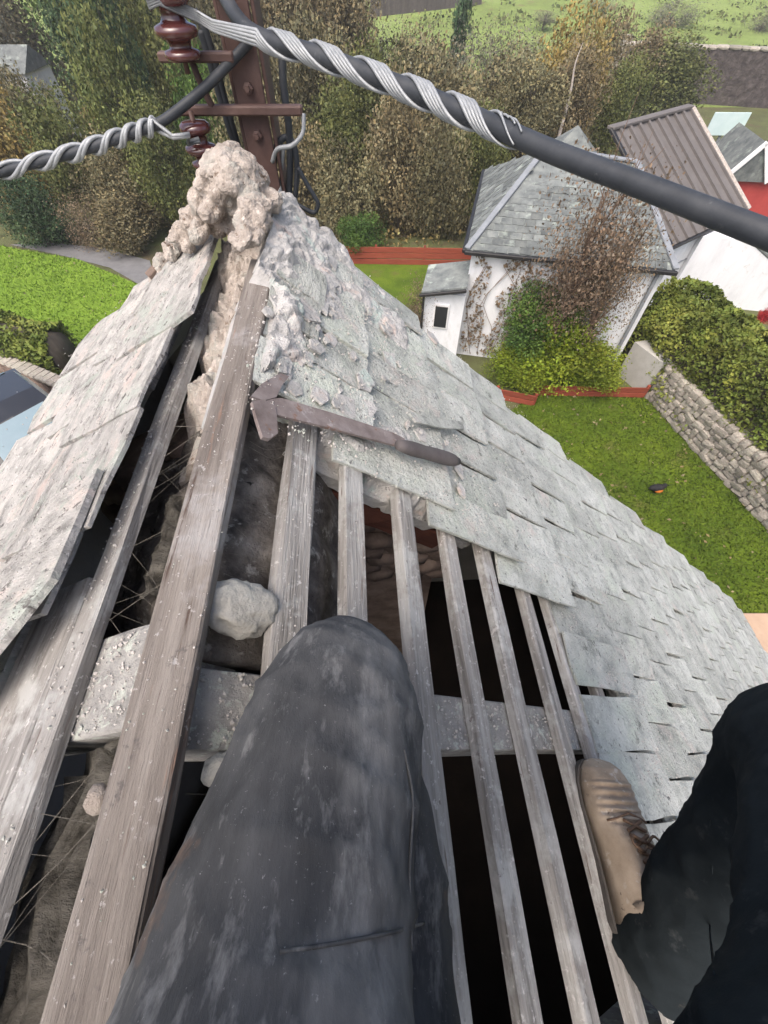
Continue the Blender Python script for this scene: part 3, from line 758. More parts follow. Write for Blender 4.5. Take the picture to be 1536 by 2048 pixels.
SF = [slate_mesh('slate', .235, .26, .012, 500 + i, 0, M['slate_far']) for i in range(5)]
def slate_face(poly, par, ex_len=.19, w=.25, seed=1):
    """courses of slates on a planar face; the first edge of poly is the eave"""
    rs = random.Random(seed); P = [Vector(p) for p in poly]
    n_ = (P[1] - P[0]).cross(P[2] - P[0]).normalized()
    if n_.z < 0: n_ = -n_
    x = (P[1] - P[0]).normalized(); y = n_.cross(x)
    if y.z > 0: y = -y
    d2 = [((p - P[0]).dot(x), -(p - P[0]).dot(y)) for p in P]; top = max(q[1] for q in d2); x1 = max(q[0] for q in d2); x0 = min(q[0] for q in d2)
    out = []
    r_ = 0; v = 0
    while v < top:
        u = x0 + (.5 * w if r_ % 2 else 0)
        while u < x1 + w:
            if in_poly(u, v + ex_len * .6, d2):
                X = -x if (x).cross(y).dot(n_) < 0 else x
                yy = (y - n_ * -.05).normalized()
                Mx = Matrix((X, yy, X.cross(yy))).transposed().to_4x4(); Mx.translation = P[0] + x * (u + rs.uniform(-.008, .008)) - y * (v + rs.uniform(-.006, .006)) + n_ * (.012 + rs.choice((0, .0, .004)))
                out.append(link('slate', SF[rs.randrange(5)], None, par, Mx))
            u += w
        v += ex_len; r_ += 1
    return out
slate_face([e0, e1, RR, RL], wh, seed=2)
slate_face([e3, e0, RL], wh, ex_len=.24, w=.30, seed=3)
def bar(name, a, b, w, h, m, par, up=UP):
    a, b = Vector(a), Vector(b); bm = bmesh.new(); box(bm, 0, (b - a).length, -w / 2, w / 2, -h / 2, h / 2, None, min(w, h) * .2)
    return link(name, to_mesh(name, bm), m, par, frame(a, b - a, up))
for a, b in ((e0, RL), (e1, RR), (RL, RR)):
    bar('ridge_flashing', a + UP * .03, b + UP * .03, .13, .05, M['lead'], wh)
bar('gutter', H(-.16, -.17, EZ - .03), H(WX + .16, -.17, EZ - .03), .09, .08, M['gutter'], wh)
bar('gutter', H(-.17, -.13, EZ - .03), H(-.17, WY + .1, EZ - .03), .09, .08, M['gutter'], wh)
bar('downpipe', H(WX - .15, -.07, EZ - .08), H(WX - .15, -.07, .05), .07, .07, M['lead'], wh, ex)
# rear wing with a small hipped roof
c = Vector((5.35, 15.0, 0)); bm = bmesh.new()
qq = [c - ex * 1.1 - ey * 1.0, c + ex * 1.1 - ey * 1.0, c + ex * 1.1 + ey * 1.0, c - ex * 1.1 + ey * 1.0]
prism(bm, qq, 2.5); wobj('wing_wall', bm, M['white'], wh)
bm = bmesh.new(); b4 = [bm.verts.new(p + (p - c) * .1 + UP * 2.5) for p in qq]; tp = bm.verts.new(c + UP * 3.5)
for i in range(4): bm.faces.new((b4[i], b4[(i + 1) % 4], tp))
bm.faces.new(b4[::-1]); wobj('wing_roof', bm, M['slate_far'], wh)
# porch lean-to
pb = lambda x, y, z: Vector((.98 + x * .976 + y * .217, 9.62 - x * .217 + y * .976, z))
bm = bmesh.new(); prism(bm, [pb(0, 0, 0), pb(.95, 0, 0), pb(.95, .75, 0), pb(0, .75, 0)], 1.72); wobj('porch_wall', bm, M['white'], wh)
bm = bmesh.new(); rf = [pb(-.08, -.12, 1.73), pb(.95, -.12, 1.95), pb(.95, .85, 2.10), pb(-.08, .85, 1.90)]
prism(bm, [tuple(p) for p in rf], .04); wobj('porch_roof', bm, M['slate_far'], wh)
bar('gutter', pb(-.12, -.16, 1.70), pb(.95, -.16, 1.92), .07, .07, M['gutter'], wh)
wi = bar('window', pb(.24, -.01, 1.18), pb(.62, -.01, 1.18), .05, .62, M['trim'], wh)
bar('pane', pb(.28, -.045, 1.18), pb(.58, -.045, 1.18), .02, .52, M['glass'], wi)
bar('post', pb(-.02, -.10, .02), pb(-.02, -.10, 1.70), .05, .05, M['gutter'], wh, ex)

# outbuilding with a brown profiled roof and white wall
BA, BB = Vector((7.4, 11.5, 1.9)), Vector((10.6, 13.85, 1.9)); TA = Vector((5.75, 13.77, 3.65)); TB = TA + (BB - BA) * .93
ob = thing('outbuilding', 'white walled outbuilding under a brown ribbed sheet roof beside the white house', 'building', ((BA.x + TB.x) / 2, (BA.y + TB.y) / 2, 0))
NP = 9; nrm = (BB - BA).cross(TA - BA).normalized(); nrm = nrm if nrm.z > 0 else -nrm
for i in range(NP):
    f0, f1 = i / NP, (i + 1) / NP - .006
    a, b = BA.lerp(BB, f0), BA.lerp(BB, f1); c_, d_ = TA.lerp(TB, f1), TA.lerp(TB, f0)
    bm = bmesh.new(); prism(bm, [a, b, c_, d_], .025, nrm)
    a2, d2 = BA.lerp(BB, f1 - .006), TA.lerp(TB, f1 - .006); a3, d3 = BA.lerp(BB, f1 - .030), TA.lerp(TB, f1 - .030)
    prism(bm, [a3 + nrm * .025, a2 + nrm * .025, d2 + nrm * .025, d3 + nrm * .025], .055, nrm)
    wobj('roof_panel', bm, M['brown_roof'], ob)
bar('ridge_cap', TA + UP * .05, TB + UP * .05, .22, .07, M['brown_roof'], ob)
bar('verge_cap', BB + nrm * .05, TB + nrm * .05, .16, .10, M['mortar'], ob)
bar('verge_cap', BA + nrm * .04, TA + nrm * .04, .12, .08, M['gutter'], ob)
bar('gutter', BA - Vector((.05, .06, .04)), BB - Vector((.05, .06, .04)), .10, .09, M['gutter'], ob)
dirb = (BB - BA).normalized(); inb = Vector((-dirb.y, dirb.x, 0))
bm = bmesh.new(); g0 = BA + inb * .10 + dirb * .08
pts = [g0, BB + inb * .1, BB + inb * 2.2, g0 + inb * 2.2]
prism(bm, [(p.x, p.y, -.02) for p in pts], 1.84); wobj('wall', bm, M['white'], ob)
bm = bmesh.new(); fx = Vector((.979, -.204, 0)); fy = Vector((.204, .979, 0)); a = Vector((8.75, 12.42, 0))
prism(bm, [a - UP * .02, a + fx * 3.6 - UP * .02, a + fx * 3.6 + UP * .55, a + fx * 1.15 + UP * 1.78, a + UP * 1.80], 1.2, fy); wobj('gable_wall', bm, M['white'], ob)
bar('skew_cope', a + fx * 1.12 + fy * .1 + UP * 1.83, a + fx * 3.64 + fy * .1 + UP * .60, .24, .06, M['slate_far'], ob)
bar('string_course', g0 + dirb * .2 - inb * .015 - UP * .75, BB + inb * .085 - UP * .75, .03, .03, M['lead'], ob)

# red shed with a slate roof
rs0 = Vector((13.0, 18.6, 0)); sh = thing('red_shed', 'small red walled shed with a grey pointed roof and white bargeboards', 'shed', (14.2, 19.4, 0))
bm = bmesh.new(); prism(bm, [(12.6, 18.7, 0), (15.6, 18.3, 0), (15.9, 20.6, 0), (12.9, 21.0, 0)], 1.25); wobj('wall', bm, M['redwall'], sh)
bm = bmesh.new()
A = [Vector(p) for p in ((12.5, 18.55, 1.25), (14.1, 18.35, 1.25), (13.3, 18.45, 2.35))]; dv = Vector((.3, 2.5, 0))
prism(bm, A, 1, dv); wobj('roof', bm, M['slate_far'], sh)
bm = bmesh.new(); A2 = [Vector(p) for p in ((14.12, 18.35, 1.25), (15.7, 18.15, 1.25), (14.9, 18.25, 1.95))]
prism(bm, A2, 1, dv); wobj('roof', bm, M['slate_far'], sh)
for a, b in ((A[0], A[2]), (A[2], A[1])): bar('bargeboard', a - Vector((0, .05, 0)), b - Vector((0, .05, 0)), .06, .16, M['trim'], sh)

# notice board on a post
p = Vector((14.55, 23.2, 0)); nb = thing('notice_board', 'pale teal blank board on a single post by the far lawn', 'sign', p)
bar('post', p, p + UP * 1.5, .09, .09, M['lead'], nb, Vector((1, 0, 0)))
bar('board', p + Vector((-.75, -.06, 1.85)), p + Vector((.75, -.10, 1.85)), .05, .72, M['board'], nb)

# small white building beyond the trees at the far left
p = Vector((-17.3, 28.0, 0)); fb = thing('far_house', 'small white house glimpsed between trees at the far left', 'house', p)
bm = bmesh.new(); prism(bm, [p + Vector(q) for q in ((-1.1, -1, 0), (.75, -1, 0), (.75, 1.4, 0), (-1.1, 1.4, 0))], 2.75); wobj('wall', bm, M['white'], fb)
bm = bmesh.new(); prism(bm, [p + Vector(q) for q in ((-1.2, -1.1, 2.75), (-1.2, 1.5, 2.75), (-1.2, .2, 3.5))], 2.05, Vector((1, 0, 0))); wobj('roof', bm, M['slate_far'], fb)

# timber fences
def fence(name, label, pts, h, nb_, m, post=True, post_gap=1.6, cat='fence'):
    f = thing(name, label, cat, Vector(pts[0]))
    for a, b in zip(pts, pts[1:]):
        a, b = Vector(a), Vector(b); d = b - a; bh = h / nb_
        for k in range(nb_):
            bar('board', a + UP * (bh * (k + .5)), b + UP * (bh * (k + .5) + rr.uniform(-.01, .01)), .03, bh * .9, m, f)
        n_ = max(1, int(d.length / post_gap)); sd_ = Vector((-d.y, d.x, 0)).normalized() * .05
        for k in range(n_ + 1):
            if post: bar('post', a + d * (k / n_) + sd_, a + d * (k / n_) + sd_ + UP * (h + .04), .07, .07, m, f, Vector((1, 0, 0)))
    return f
fence('red_fence', 'low red stained board fence in front of the wood, left of the white house', [(-1.9, 14.9, 0), (3.0, 14.75, 0)], .55, 3, M['redwood'])
fence('garden_edging', 'low red timber edging board at the head of the garden lawn', [(3.75, 8.02, 0), (6.42, 7.92, 0)], .30, 2, M['redwood'], cat='edging')
fence('bed_edging', 'short broken red timber edging beside the roof verge', [(2.75, 7.9, 0), (3.62, 7.62, 0)], .30, 2, M['redwood'], cat='edging')
# dark paling at the top edge of the wood
f = thing('paling_fence', 'dark upright paling fence at the far edge of the pasture', 'fence', (4, 64, terr(4, 64)))
a, b = Vector((-1.2, 62.6, 0)), Vector((10.2, 67, 0))
nP = 48
for k in range(nP):
    p = a.lerp(b, k / nP); z = terr(p.x, p.y); bar('pale', Vector((p.x, p.y, z - .05)), Vector((p.x, p.y, z + 1.9 + rr.uniform(-.08, .08))), .30, .05, M['fence_far'], f, Vector((0, 1, 0)))
for hgt in (.5, 1.4):
    pa, pb_ = a.copy(), b.copy(); pa.z = terr(a.x, a.y) + hgt; pb_.z = terr(b.x, b.y) + hgt; bar('rail', pa + Vector((0, .08, 0)), pb_ + Vector((0, .08, 0)), .06, .12, M['fence_far'], f)

# garden wall: individual fieldstones around a bedded core
ga, gb = Vector((6.5, 7.95, 0)), Vector((7.62, 3.2, 0)); gd = (gb - ga).normalized(); gn = Vector((-gd.y, gd.x, 0))
if gn.x > 0: gn = -gn
gl = (gb - ga).length
gw = thing('garden_wall', 'rubble stone garden wall with a stone cope between lawn and tall hedge', 'wall', ga)
bm = bmesh.new(); prism(bm, [ga + gn * -.03 , gb + gn * -.03, gb - gn * .36, ga - gn * .36], .80); wobj('bedding', bm, M['wallmortar'], gw)
SB = [blockmesh(1, 1, 1, 700 + i) for i in range(8)]
for s_ in SB: s_.materials.append(M['wallstone'])
Fm = Matrix((gd, gn, UP)).transposed().to_4x4()
for r_ in range(6):
    x = .06 * (r_ % 2)
    while x < gl:
        w = rr.choice((.10, .13, .16, .20, .28)); hh = .128
        Mx = Fm.copy(); Mx.translation = ga + gd * (x + w / 2) + gn * (-.04 + rr.uniform(-.03, .03)) + UP * (.07 + r_ * .132 + rr.uniform(-.02, .02))
        link('stone', SB[rr.randrange(8)], None, gw, Mx @ Euler((rr.uniform(-.25, .25), rr.uniform(-.22, .22), rr.uniform(-.15, .15))).to_matrix().to_4x4() @ Matrix.Diagonal((w * rr.uniform(.9, 1.1), .17, hh * rr.uniform(.8, 1.25), 1)))
        x += w
x = 0
while x < gl:
    w = rr.uniform(.14, .26)
    for off in (-.06, -.24):
        Mx = Fm.copy(); Mx.translation = ga + gd * (x + w / 2) + gn * (off + rr.uniform(-.02, .02)) + UP * (.85 + rr.uniform(-.02, .03))
        link('cope_stone', SB[rr.randrange(8)], None, gw, Mx @ Euler((0, 0, rr.uniform(-.2, .2))).to_matrix().to_4x4() @ Matrix.Diagonal((w * .96, .23, .16, 1)))
    x += w
# grey stretch between the wall and the white house
bm = bmesh.new(); a, b = Vector((6.48, 8.0, 0)), Vector((6.12, 8.85, 0)); prism(bm, [a + Vector((-.05, 0, 0)), b + Vector((-.05, 0, 0)), b + Vector((.38, .1, 0)), a + Vector((.38, .1, 0))], .92)
for e in bm.edges: pass
tag(wobj('yard_wall', bm, M['harl'], None), 'short grey rendered wall joining the stone garden wall to the white house', 'wall')

# old wall across the far side
fw = thing('field_wall', 'long dark old stone wall below the pasture, pale cope along its top', 'wall', (24, 35.5, 0))
a, b = Vector((15.2, 38.6, 0)), Vector((34, 33.2, 0)); d = (b - a).normalized(); n_ = Vector((-d.y, d.x, 0))
bm = bmesh.new(); L_ = (b - a).length; N_ = 60; rows = 8; G = []
for i in range(N_ + 1):
    G.append([bm.verts.new(a + d * (L_ * i / N_) + UP * (2.35 * j / rows) - n_ * (.25 + .05 * noise.noise(Vector((i * .9, j * 1.1, 3))))) for j in range(rows + 1)])
for p, q in zip(G, G[1:]):
    for j in range(rows): bm.faces.new((p[j], q[j], q[j + 1], p[j + 1]))
r = bmesh.ops.extrude_face_region(bm, geom=bm.faces[:])
for v in [e for e in r['geom'] if isinstance(e, bmesh.types.BMVert)]: v.co += n_ * .5
link('masonry', to_mesh('masonry', bm), M['fieldwall'], fw, Matrix.Translation((24, 35.5, 0)) @ Matrix.Translation((-24, -35.5, 0)))
x = 0
cs = blockmesh(1, 1, 1, 91); cs.materials.append(M['wallstone'])
while x < L_:
    w = rr.uniform(.35, .7); Mx = Matrix((d, n_, UP)).transposed().to_4x4(); Mx.translation = a + d * (x + w / 2) + UP * (2.42 + rr.uniform(-.02, .02)); link('cope_stone', cs, None, fw, Mx @ Matrix.Diagonal((w, .62, .17, 1))); x += w
bm = bmesh.new(); box(bm, -.28, .28, -.3, .3, 0, 2.75); link('end_pier', to_mesh('end_pier', bm), M['wallstone'], fw, Matrix.Translation(a))

# left: low curved garden wall, flagstones, parked car
lw = thing('curved_wall', 'low dark curved stone wall below the clipped hedge on the left', 'wall', onz(60, 760))
cp = [onz(*q) for q in ((-140, 700), (-40, 722), (30, 745), (90, 772), (150, 800), (230, 850))]
cpx = smooth_path(cp, 26)
bs = blockmesh(1, 1, 1, 95); bs.materials.append(M['inner'])
for i in range(26):
    d = (cpx[i + 1] - cpx[i]); 
    for k in range(3):
        Mx = frame((cpx[i] + cpx[i + 1]) / 2 + UP * (.07 + .13 * k), d, UP); link('stone', bs, None, lw, Mx @ Matrix.Diagonal((d.length * .98, .30, .135, 1)))
    Mx = frame((cpx[i] + cpx[i + 1]) / 2 + UP * .45, d, UP); link('cope_stone', cs, None, lw, Mx @ Matrix.Diagonal((d.length * 1.0, .36, .09, 1)))
    # cope is dark weathered stone
fl = thing('flagstones', 'row of worn brown flagstones beside the parked car', 'paving', onz(40, 790))
pc = onz(60, 785); dx = (onz(120, 800) - onz(0, 765)).normalized(); dy = Vector((-dx.y, dx.x, 0))
for i in range(-4, 5):
    for j in range(-2, 2):
        bm = bmesh.new(); box(bm, -.42, .42, -.33, .33, 0, .05, None, .015)
        Mx = frame(pc + dx * (i * .87 + .3 * (j % 2)) + dy * j * .69 + UP * rr.uniform(0, .012), dx + dy * rr.uniform(-.02, .02), UP)
        link('flagstone', to_mesh('flagstone', bm), M['paving'], fl, Mx)

def car():
    P = W(16, 822, 7.4); hd = Vector((.80, -.60, 0)); 
    base = Vector((P.x, P.y, 0)) - hd * .55
    t = thing('parked_car', 'black parked car with a blue reflection painted into its windscreen, partly hidden by the roof edge', 'car', base)
    Mx = frame(base, hd, UP)            # x forward
    prof = [(-2.05, .35), (-2.1, .75), (-1.95, .95), (-1.45, 1.0), (-.95, 1.40), (.0, 1.45), (.45, 1.36), (1.02, .98), (1.75, .88), (2.1, .70), (2.12, .35)]
    bm = bmesh.new(); rings = []
    for yk in (-.82, -.78, -.55, 0, .55, .78, .82):
        k = abs(yk) / .82; ring = []
        for x, z in prof:
            tum = .17 * max(0, (z - .95) / .5) * (1 if k > .6 else 0)
            yy = yk - math.copysign(tum, yk) if yk else 0
            zz = z - (.03 * k * k if z > .6 else 0); ring.append(bm.verts.new((x * (1 - .03 * k * k), yy, zz)))
        rings.append(ring)
    n_ = len(prof)
    for a, b in zip(rings, rings[1:]):
        for i in range(n_): bm.faces.new((a[i], a[(i + 1) % n_], b[(i + 1) % n_], b[i]))
    bm.faces.new(rings[0]); bm.faces.new(rings[-1][::-1])
    link('body', to_mesh('body', bm, False), M['carpaint'], t, Mx)
    def panel(name, pts, m, th=.015):
        bm = bmesh.new(); p = [Vector(q) for q in pts]; nn = (p[1] - p[0]).cross(p[2] - p[0]).normalized()
        prism(bm, p, th, nn); return link(name, to_mesh(name, bm), m, t, Mx)
    panel('windscreen', [(.98, -.66, 1.015), (.98, .66, 1.015), (.50, .55, 1.355), (.50, -.55, 1.355)], M['carglass'])
    panel('rear_window', [(-.97, -.52, 1.385), (-.97, .52, 1.385), (-1.40, .62, 1.04), (-1.40, -.62, 1.04)], M['carglass'])
    for s_ in (-1, 1):
        pts = [(-1.15, .80 * s_, 1.0), (.85, .80 * s_, 1.0), (.35, .665 * s_, 1.33), (-.85, .665 * s_, 1.36)]
        panel('side_window', pts if s_ < 0 else pts[::-1], M['carglass'])
        for x in (-1.3, 1.32):
            bm = bmesh.new(); lathe(bm, [(.2, -.1), (.31, -.1), (.33, -.06), (.33, .06), (.31, .1), (.2, .1)], 24)
            w_ = link('wheel', to_mesh('wheel', bm, True), M['tyre'], t, Mx @ Matrix.Translation((x, .76 * s_, .33)) @ Matrix.Rotation(PI / 2, 4, 'X'))
            bm = bmesh.new(); lathe(bm, [(.05, -.105), (.2, -.10), (.2, .10), (.05, .105)], 12); link('rim', to_mesh('rim', bm), M['rim'], w_, WM[w_])
        bm = bmesh.new(); box(bm, 2.02, 2.12, s_ * .62 - .16, s_ * .62 + .16, .62, .74, None, .02); link('headlight', to_mesh('headlight', bm), M['trim'], t, Mx)
        bm = bmesh.new(); box(bm, .62, .78, s_ * .92 - .09, s_ * .92 + .09, .95, 1.08, None, .03); link('mirror', to_mesh('mirror', bm), M['carpaint'], t, Mx)
car()

# ------------------------------------------------------------------ vegetation
def leaf_mesh(name, P, size, seed, clump=None, asp=.62):
    rs = np.random.RandomState(seed); n = len(P)
    a = rs.randn(n, 3); a /= np.linalg.norm(a, axis=1)[:, None]; a[:, 2] *= .75
    b = np.cross(a, rs.randn(n, 3)); b /= np.linalg.norm(b, axis=1)[:, None]; a /= np.linalg.norm(a, axis=1)[:, None]
    s = size * (.45 + 1.1 * rs.rand(n) ** 1.5)[:, None]
    bow = np.cross(a, b) * s * .18
    V = np.stack([P - a * s, P + b * s * asp + bow, P + a * s, P - b * s * asp + bow], 1).reshape(-1, 3)
    me = bpy.data.meshes.new(name); me.vertices.add(4 * n); me.vertices.foreach_set('co', V.astype(np.float32).ravel())
    me.loops.add(4 * n); me.loops.foreach_set('vertex_index', np.arange(4 * n, dtype=np.int32))
    me.polygons.add(n); me.polygons.foreach_set('loop_start', np.arange(0, 4 * n, 4, dtype=np.int32))
    me.update(calc_edges=True)
    k = .82 + .36 * rs.rand(n)
    if clump is not None: k = k * clump
    w = rs.uniform(-.10, .10, n)
    C = np.stack([k * (1 + w), k, k * (1 - w), np.ones(n)], 1).repeat(4, 0).astype(np.float32)
    at = me.color_attributes.new('tint', 'FLOAT_COLOR', 'POINT'); at.data.foreach_set('color', C.ravel())
    return me
def crown_points(seed, n, nb, shape, sparse=0.0):
    """leaf positions in a unit crown (radius 1, centred on 0) made of uneven boughs"""
    rs = np.random.RandomState(seed); C = []; Rr = []
    while len(C) < nb:
        c = rs.uniform(-1, 1, 3)
        if np.linalg.norm(c) > .85: continue
        if shape == 'column': c[:2] *= .75
        C.append(c * .82); Rr.append(rs.uniform(.18, .40))
    C = np.array(C); Rr = np.array(Rr); w = Rr ** 2; w /= w.sum()
    i = rs.choice(nb, n, p=w); d = rs.randn(n, 3); d /= np.linalg.norm(d, axis=1)[:, None]
    rad = Rr[i] * (1 - .45 * rs.rand(n) ** 1.6) * (1 + .25 * rs.randn(n) * .6)
    P = C[i] + d * rad[:, None]
    if sparse:
        m = rs.rand(n) < .25; P[m] = rs.uniform(-1, 1, (m.sum(), 3)) * .9
    return P, (.62 + .76 * rs.rand(nb))[i], C
CR = {}
def crown_variant(key, seed, n, nb, size, shape='round', sparse=0.0):
    P, cl, C = crown_points(seed, n, nb, shape, sparse); CR[key] = (leaf_mesh('crown', P, size, seed + 1, cl), C)
for i in range(6): crown_variant(('r', i), 900 + i, 15000, 40, .026)
for i in range(3): crown_variant(('s', i), 930 + i, 8500, 30, .021, sparse=.4)
crown_variant(('c', 0), 950, 4500, 24, .055, 'column')
TK = {}
def trunk_mesh(key, C, seed, fine=0):
    """unit tree: crown centre at z=0, foot at z=-zf, limbs run to the boughs"""
    rs = random.Random(seed); bm = bmesh.new()
    tube(bm, smooth_path([(0, 0, -1.35), (.02, .01, -.8), (-.02, .03, -.2), (.02, 0, .45)], 8), [.075, .066, .058, .052, .046, .038, .030, .022, .012], 7)
    for q in range(min(len(C), 12 + fine)):
        c = C[q]; z0 = max(-.9, min(.25, c[2] - .45)); m_ = Vector(((c[0]) * .4, c[1] * .4, (z0 + c[2]) / 2 - .02))
        tube(bm, smooth_path([(0, 0, z0), m_, Vector(c)], 5), [.028, .023, .019, .014, .010, .004], 5)
    for q in range(fine * 3):
        c = Vector(C[rs.randrange(len(C))]); e = c + Vector((rs.uniform(-.3, .3), rs.uniform(-.3, .3), rs.uniform(.1, .5)))
        tube(bm, [c * .75, (c + e) / 2 + Vector((rs.uniform(-.04, .04), 0, 0)), e], [.010, .007, .002], 4)
    return to_mesh('trunk', bm, True)
for k_, (me_, C_) in list(CR.items()): TK[k_] = trunk_mesh(k_, C_, 33, 14 if k_[0] == 's' else 4)
for me_ in [v[0] for v in CR.values()]: me_.materials.append(LEAF['brown'])
for me_ in TK.values(): me_.materials.append(M['bark'])
def plant_at(P, rx, rz, var, leaf, name, label, cat, group=None, bark='bark', rz_rot=None):
    """P is the middle of the crown; the trunk reaches down to the ground"""
    g = terr(P.x, P.y) if P.y > 36 else 0
    t = thing(name, label, cat, (P.x, P.y, g), group, rr.uniform(0, 6.28) if rz_rot is None else rz_rot)
    B = WM[t]; h = P.z - g
    S = Matrix.Translation(Vector((0, 0, h))) @ Matrix.Diagonal((rx, rx, rz, 1))
    c = link('crown', CR[var][0], None, t, B @ S); c.material_slots[0].link = 'OBJECT'; c.material_slots[0].material = LEAF[leaf]
    Tz = Matrix.Translation(Vector((0, 0, h))) @ Matrix.Diagonal((rx * .8, rx * .8, max(h / 1.33, .3), 1))
    k = link('trunk', TK[var], None, t, B @ Tz); k.material_slots[0].link = 'OBJECT'; k.material_slots[0].material = M[bark]
    return t
def plant(px, py, y, wpx, hpx, leaf, name, label, cat='tree', group=None, var=None, bark='bark'):
    P = ony(px, py, y); t = y / ray(px, py).y
    k = var or (('s' if leaf in ('rust', 'grey') else 'r'), rr.randrange(3 if leaf in ('rust', 'grey') else 6))
    return plant_at(P, wpx * t / FPX, hpx * t / FPX * 1.15, k, leaf, name, label, cat, group, bark)
GR = 'trees of the autumn wood'
LST = [(20, 330, 20, 100, 150, 'orange'), (15, 250, 26, 80, 100, 'tan'), (-70, 60, 31, 100, 150, 'grey'), (95, 275, 22, 60, 110, 'brown'),
 (180, 70, 24, 95, 150, 'dark'), (235, 130, 21, 70, 150, 'dark'), (255, 240, 19, 90, 150, 'olive'), (150, 320, 18, 90, 110, 'olive'), (345, 150, 23, 90, 160, 'olive'), (420, 60, 28, 100, 140, 'tan'), (300, 30, 31, 110, 110, 'dark'),
 (330, 330, 17.4, 80, 100, 'olive'), (230, 380, 17.2, 80, 80, 'brown'), (420, 270, 19, 80, 130, 'green'), (470, 120, 25, 80, 140, 'brown'), (500, 300, 18.5, 80, 130, 'brown'),
 (590, 70, 27, 100, 130, 'tan'), (690, 60, 29, 90, 120, 'tan'), (640, 190, 22, 100, 120, 'brown'), (555, 240, 20, 80, 120, 'brown'), (600, 350, 17.6, 85, 110, 'tan'), (700, 400, 16.8, 85, 100, 'brown'),
 (800, 330, 17.6, 90, 130, 'tan'), (880, 380, 17.0, 75, 110, 'brown'), (750, 270, 20, 100, 120, 'olive'), (880, 250, 20.5, 100, 120, 'brown'), (825, 180, 27, 85, 80, 'brown'), (785, 150, 31, 70, 70, 'grey'), (900, 210, 24, 80, 100, 'grey'),
 (985, 165, 29, 70, 80, 'grey'), (1000, 230, 23, 90, 90, 'brown'), (1120, 190, 25, 85, 120, 'orange'), (1140, 215, 22, 80, 90, 'tan'), (1195, 170, 28, 75, 95, 'tan'), (1240, 215, 25, 65, 75, 'olive'), (1330, 170, 31, 95, 65, 'olive'), (1060, 155, 32, 60, 60, 'grey'), (1060, 220, 21, 80, 80, 'brown'),
 (1290, 140, 32.5, 70, 60, 'tan'), (680, 310, 18.5, 90, 110, 'olive'), (950, 330, 17.6, 70, 90, 'olive'), (60, 140, 36, 120, 120, 'brown'), (520, 40, 33, 110, 110, 'brown'), (640, 20, 36, 110, 90, 'tan'), (690, 50, 35, 60, 80, 'brown'), (180, -20, 38, 140, 130, 'green'), (400, -30, 38, 140, 120, 'brown'), (560, -40, 40, 140, 100, 'brown'), (-60, 100, 33, 120, 160, 'tan'), (-90, 300, 24, 120, 160, 'orange')]
LB = '''orange yellow tree behind the evergreen bush, above the left end of the cable
pale tan tree above the orange tree at the left side of the wood
thin grey brown tree in the upper left corner of the wood
dull brown tree standing between the orange tree and the olive trees on the left
big dark evergreen crown high in the wood left of the insulators
narrow dark evergreen just left of the upper insulator
olive yellow tree just above the twisted cable on the left
olive tree below the twisted cable, behind the tan bush
tall olive tree directly left of the lower insulator
tan tree seen behind the upper insulator
dark evergreen at the top of the wood above the olive trees
olive tree rising behind the left end of the mortar lump
low dull brown tree between the tan bush and the olive trees left of the roof
mid green tree behind the lower insulator and mortar lump
dull brown tree directly behind the steel mast
dull brown tree behind the hanging wires at the mast foot
tan tree below the start of the thick cable, right of the mast
tan tree near the top of the wood under the thick cable
dark brown tree right of the hanging wires, middle height
dull brown tree close beside the crossarm's right end
tan tree low down right of the looped wire
low dull brown tree behind the left part of the red fence
tan tree behind the right part of the red fence
dull brown tree nearest the left end of the slate hip roof
olive tree in the middle of the wood between mast and slate hip roof
dull brown tree between the thick cable and the left end of the hip roof
dull brown tree just above the middle of the silver grip
twiggy grey tree at the pasture edge left of the columnar evergreen
twiggy grey tree under the columnar evergreen
twiggy grey tree between the columnar evergreen and the orange tree
dull brown tree behind the silver grip's right end
tall orange tan tree with the bare pale trunk rising through it
tan tree standing right in front of the orange tree
tan tree between the orange tree and the old wall's end pier
olive tree in front of the left end of the old wall
wide olive tree against the middle of the old wall
twiggy grey tree behind the orange tree at the pasture edge
dull brown tree behind the peak of the hip roof
tan tree in front of the old wall beside its end pier
olive tree right of the mast foot, above the roof verge
olive tree hugging the left side of the white house
dull brown tree far back between the tan and dark trees on the left
dull brown tree far back behind the mast
tan tree far back at the top of the wood right of the mast
dull brown tree at the end of the wood below the paling fence
mid green tree at the very back of the wood on the left
dull brown tree at the very back of the wood behind the insulators
dull brown tree at the very back of the wood above the thick cable
tan tree at the outermost left edge of the wood
orange yellow tree at the outermost left edge of the wood'''.split('\n')
for (px, py, y, wp, hp, lf), lab in zip(LST, LB):
    plant(px, py, y, wp, hp, lf, 'autumn_tree', lab, 'tree', GR)
plant(915, 110, 33, 32, 85, 'dark', 'columnar_tree', 'dark slim columnar evergreen standing in front of the pasture', var=('c', 0))
plant(60, 425, 16.4, 75, 70, 'dark', 'evergreen_bush', 'dark round evergreen bush above the grey path', 'bush')
plant(255, 440, 16.4, 90, 60, 'tan', 'autumn_bush', 'wide tan bush between the path and the mast', 'bush')
plant(175, 445, 16.2, 50, 50, 'rust', 'autumn_bush', 'rusty bush behind the bend of the grey path', 'bush')
plant(845, 620, 9.9, 42, 60, 'rust', 'autumn_bush', 'rusty brown bush beside the white porch', 'bush')
plant(720, 470, 15.6, 60, 40, 'green', 'autumn_bush', 'green bush just behind the red fence', 'bush')
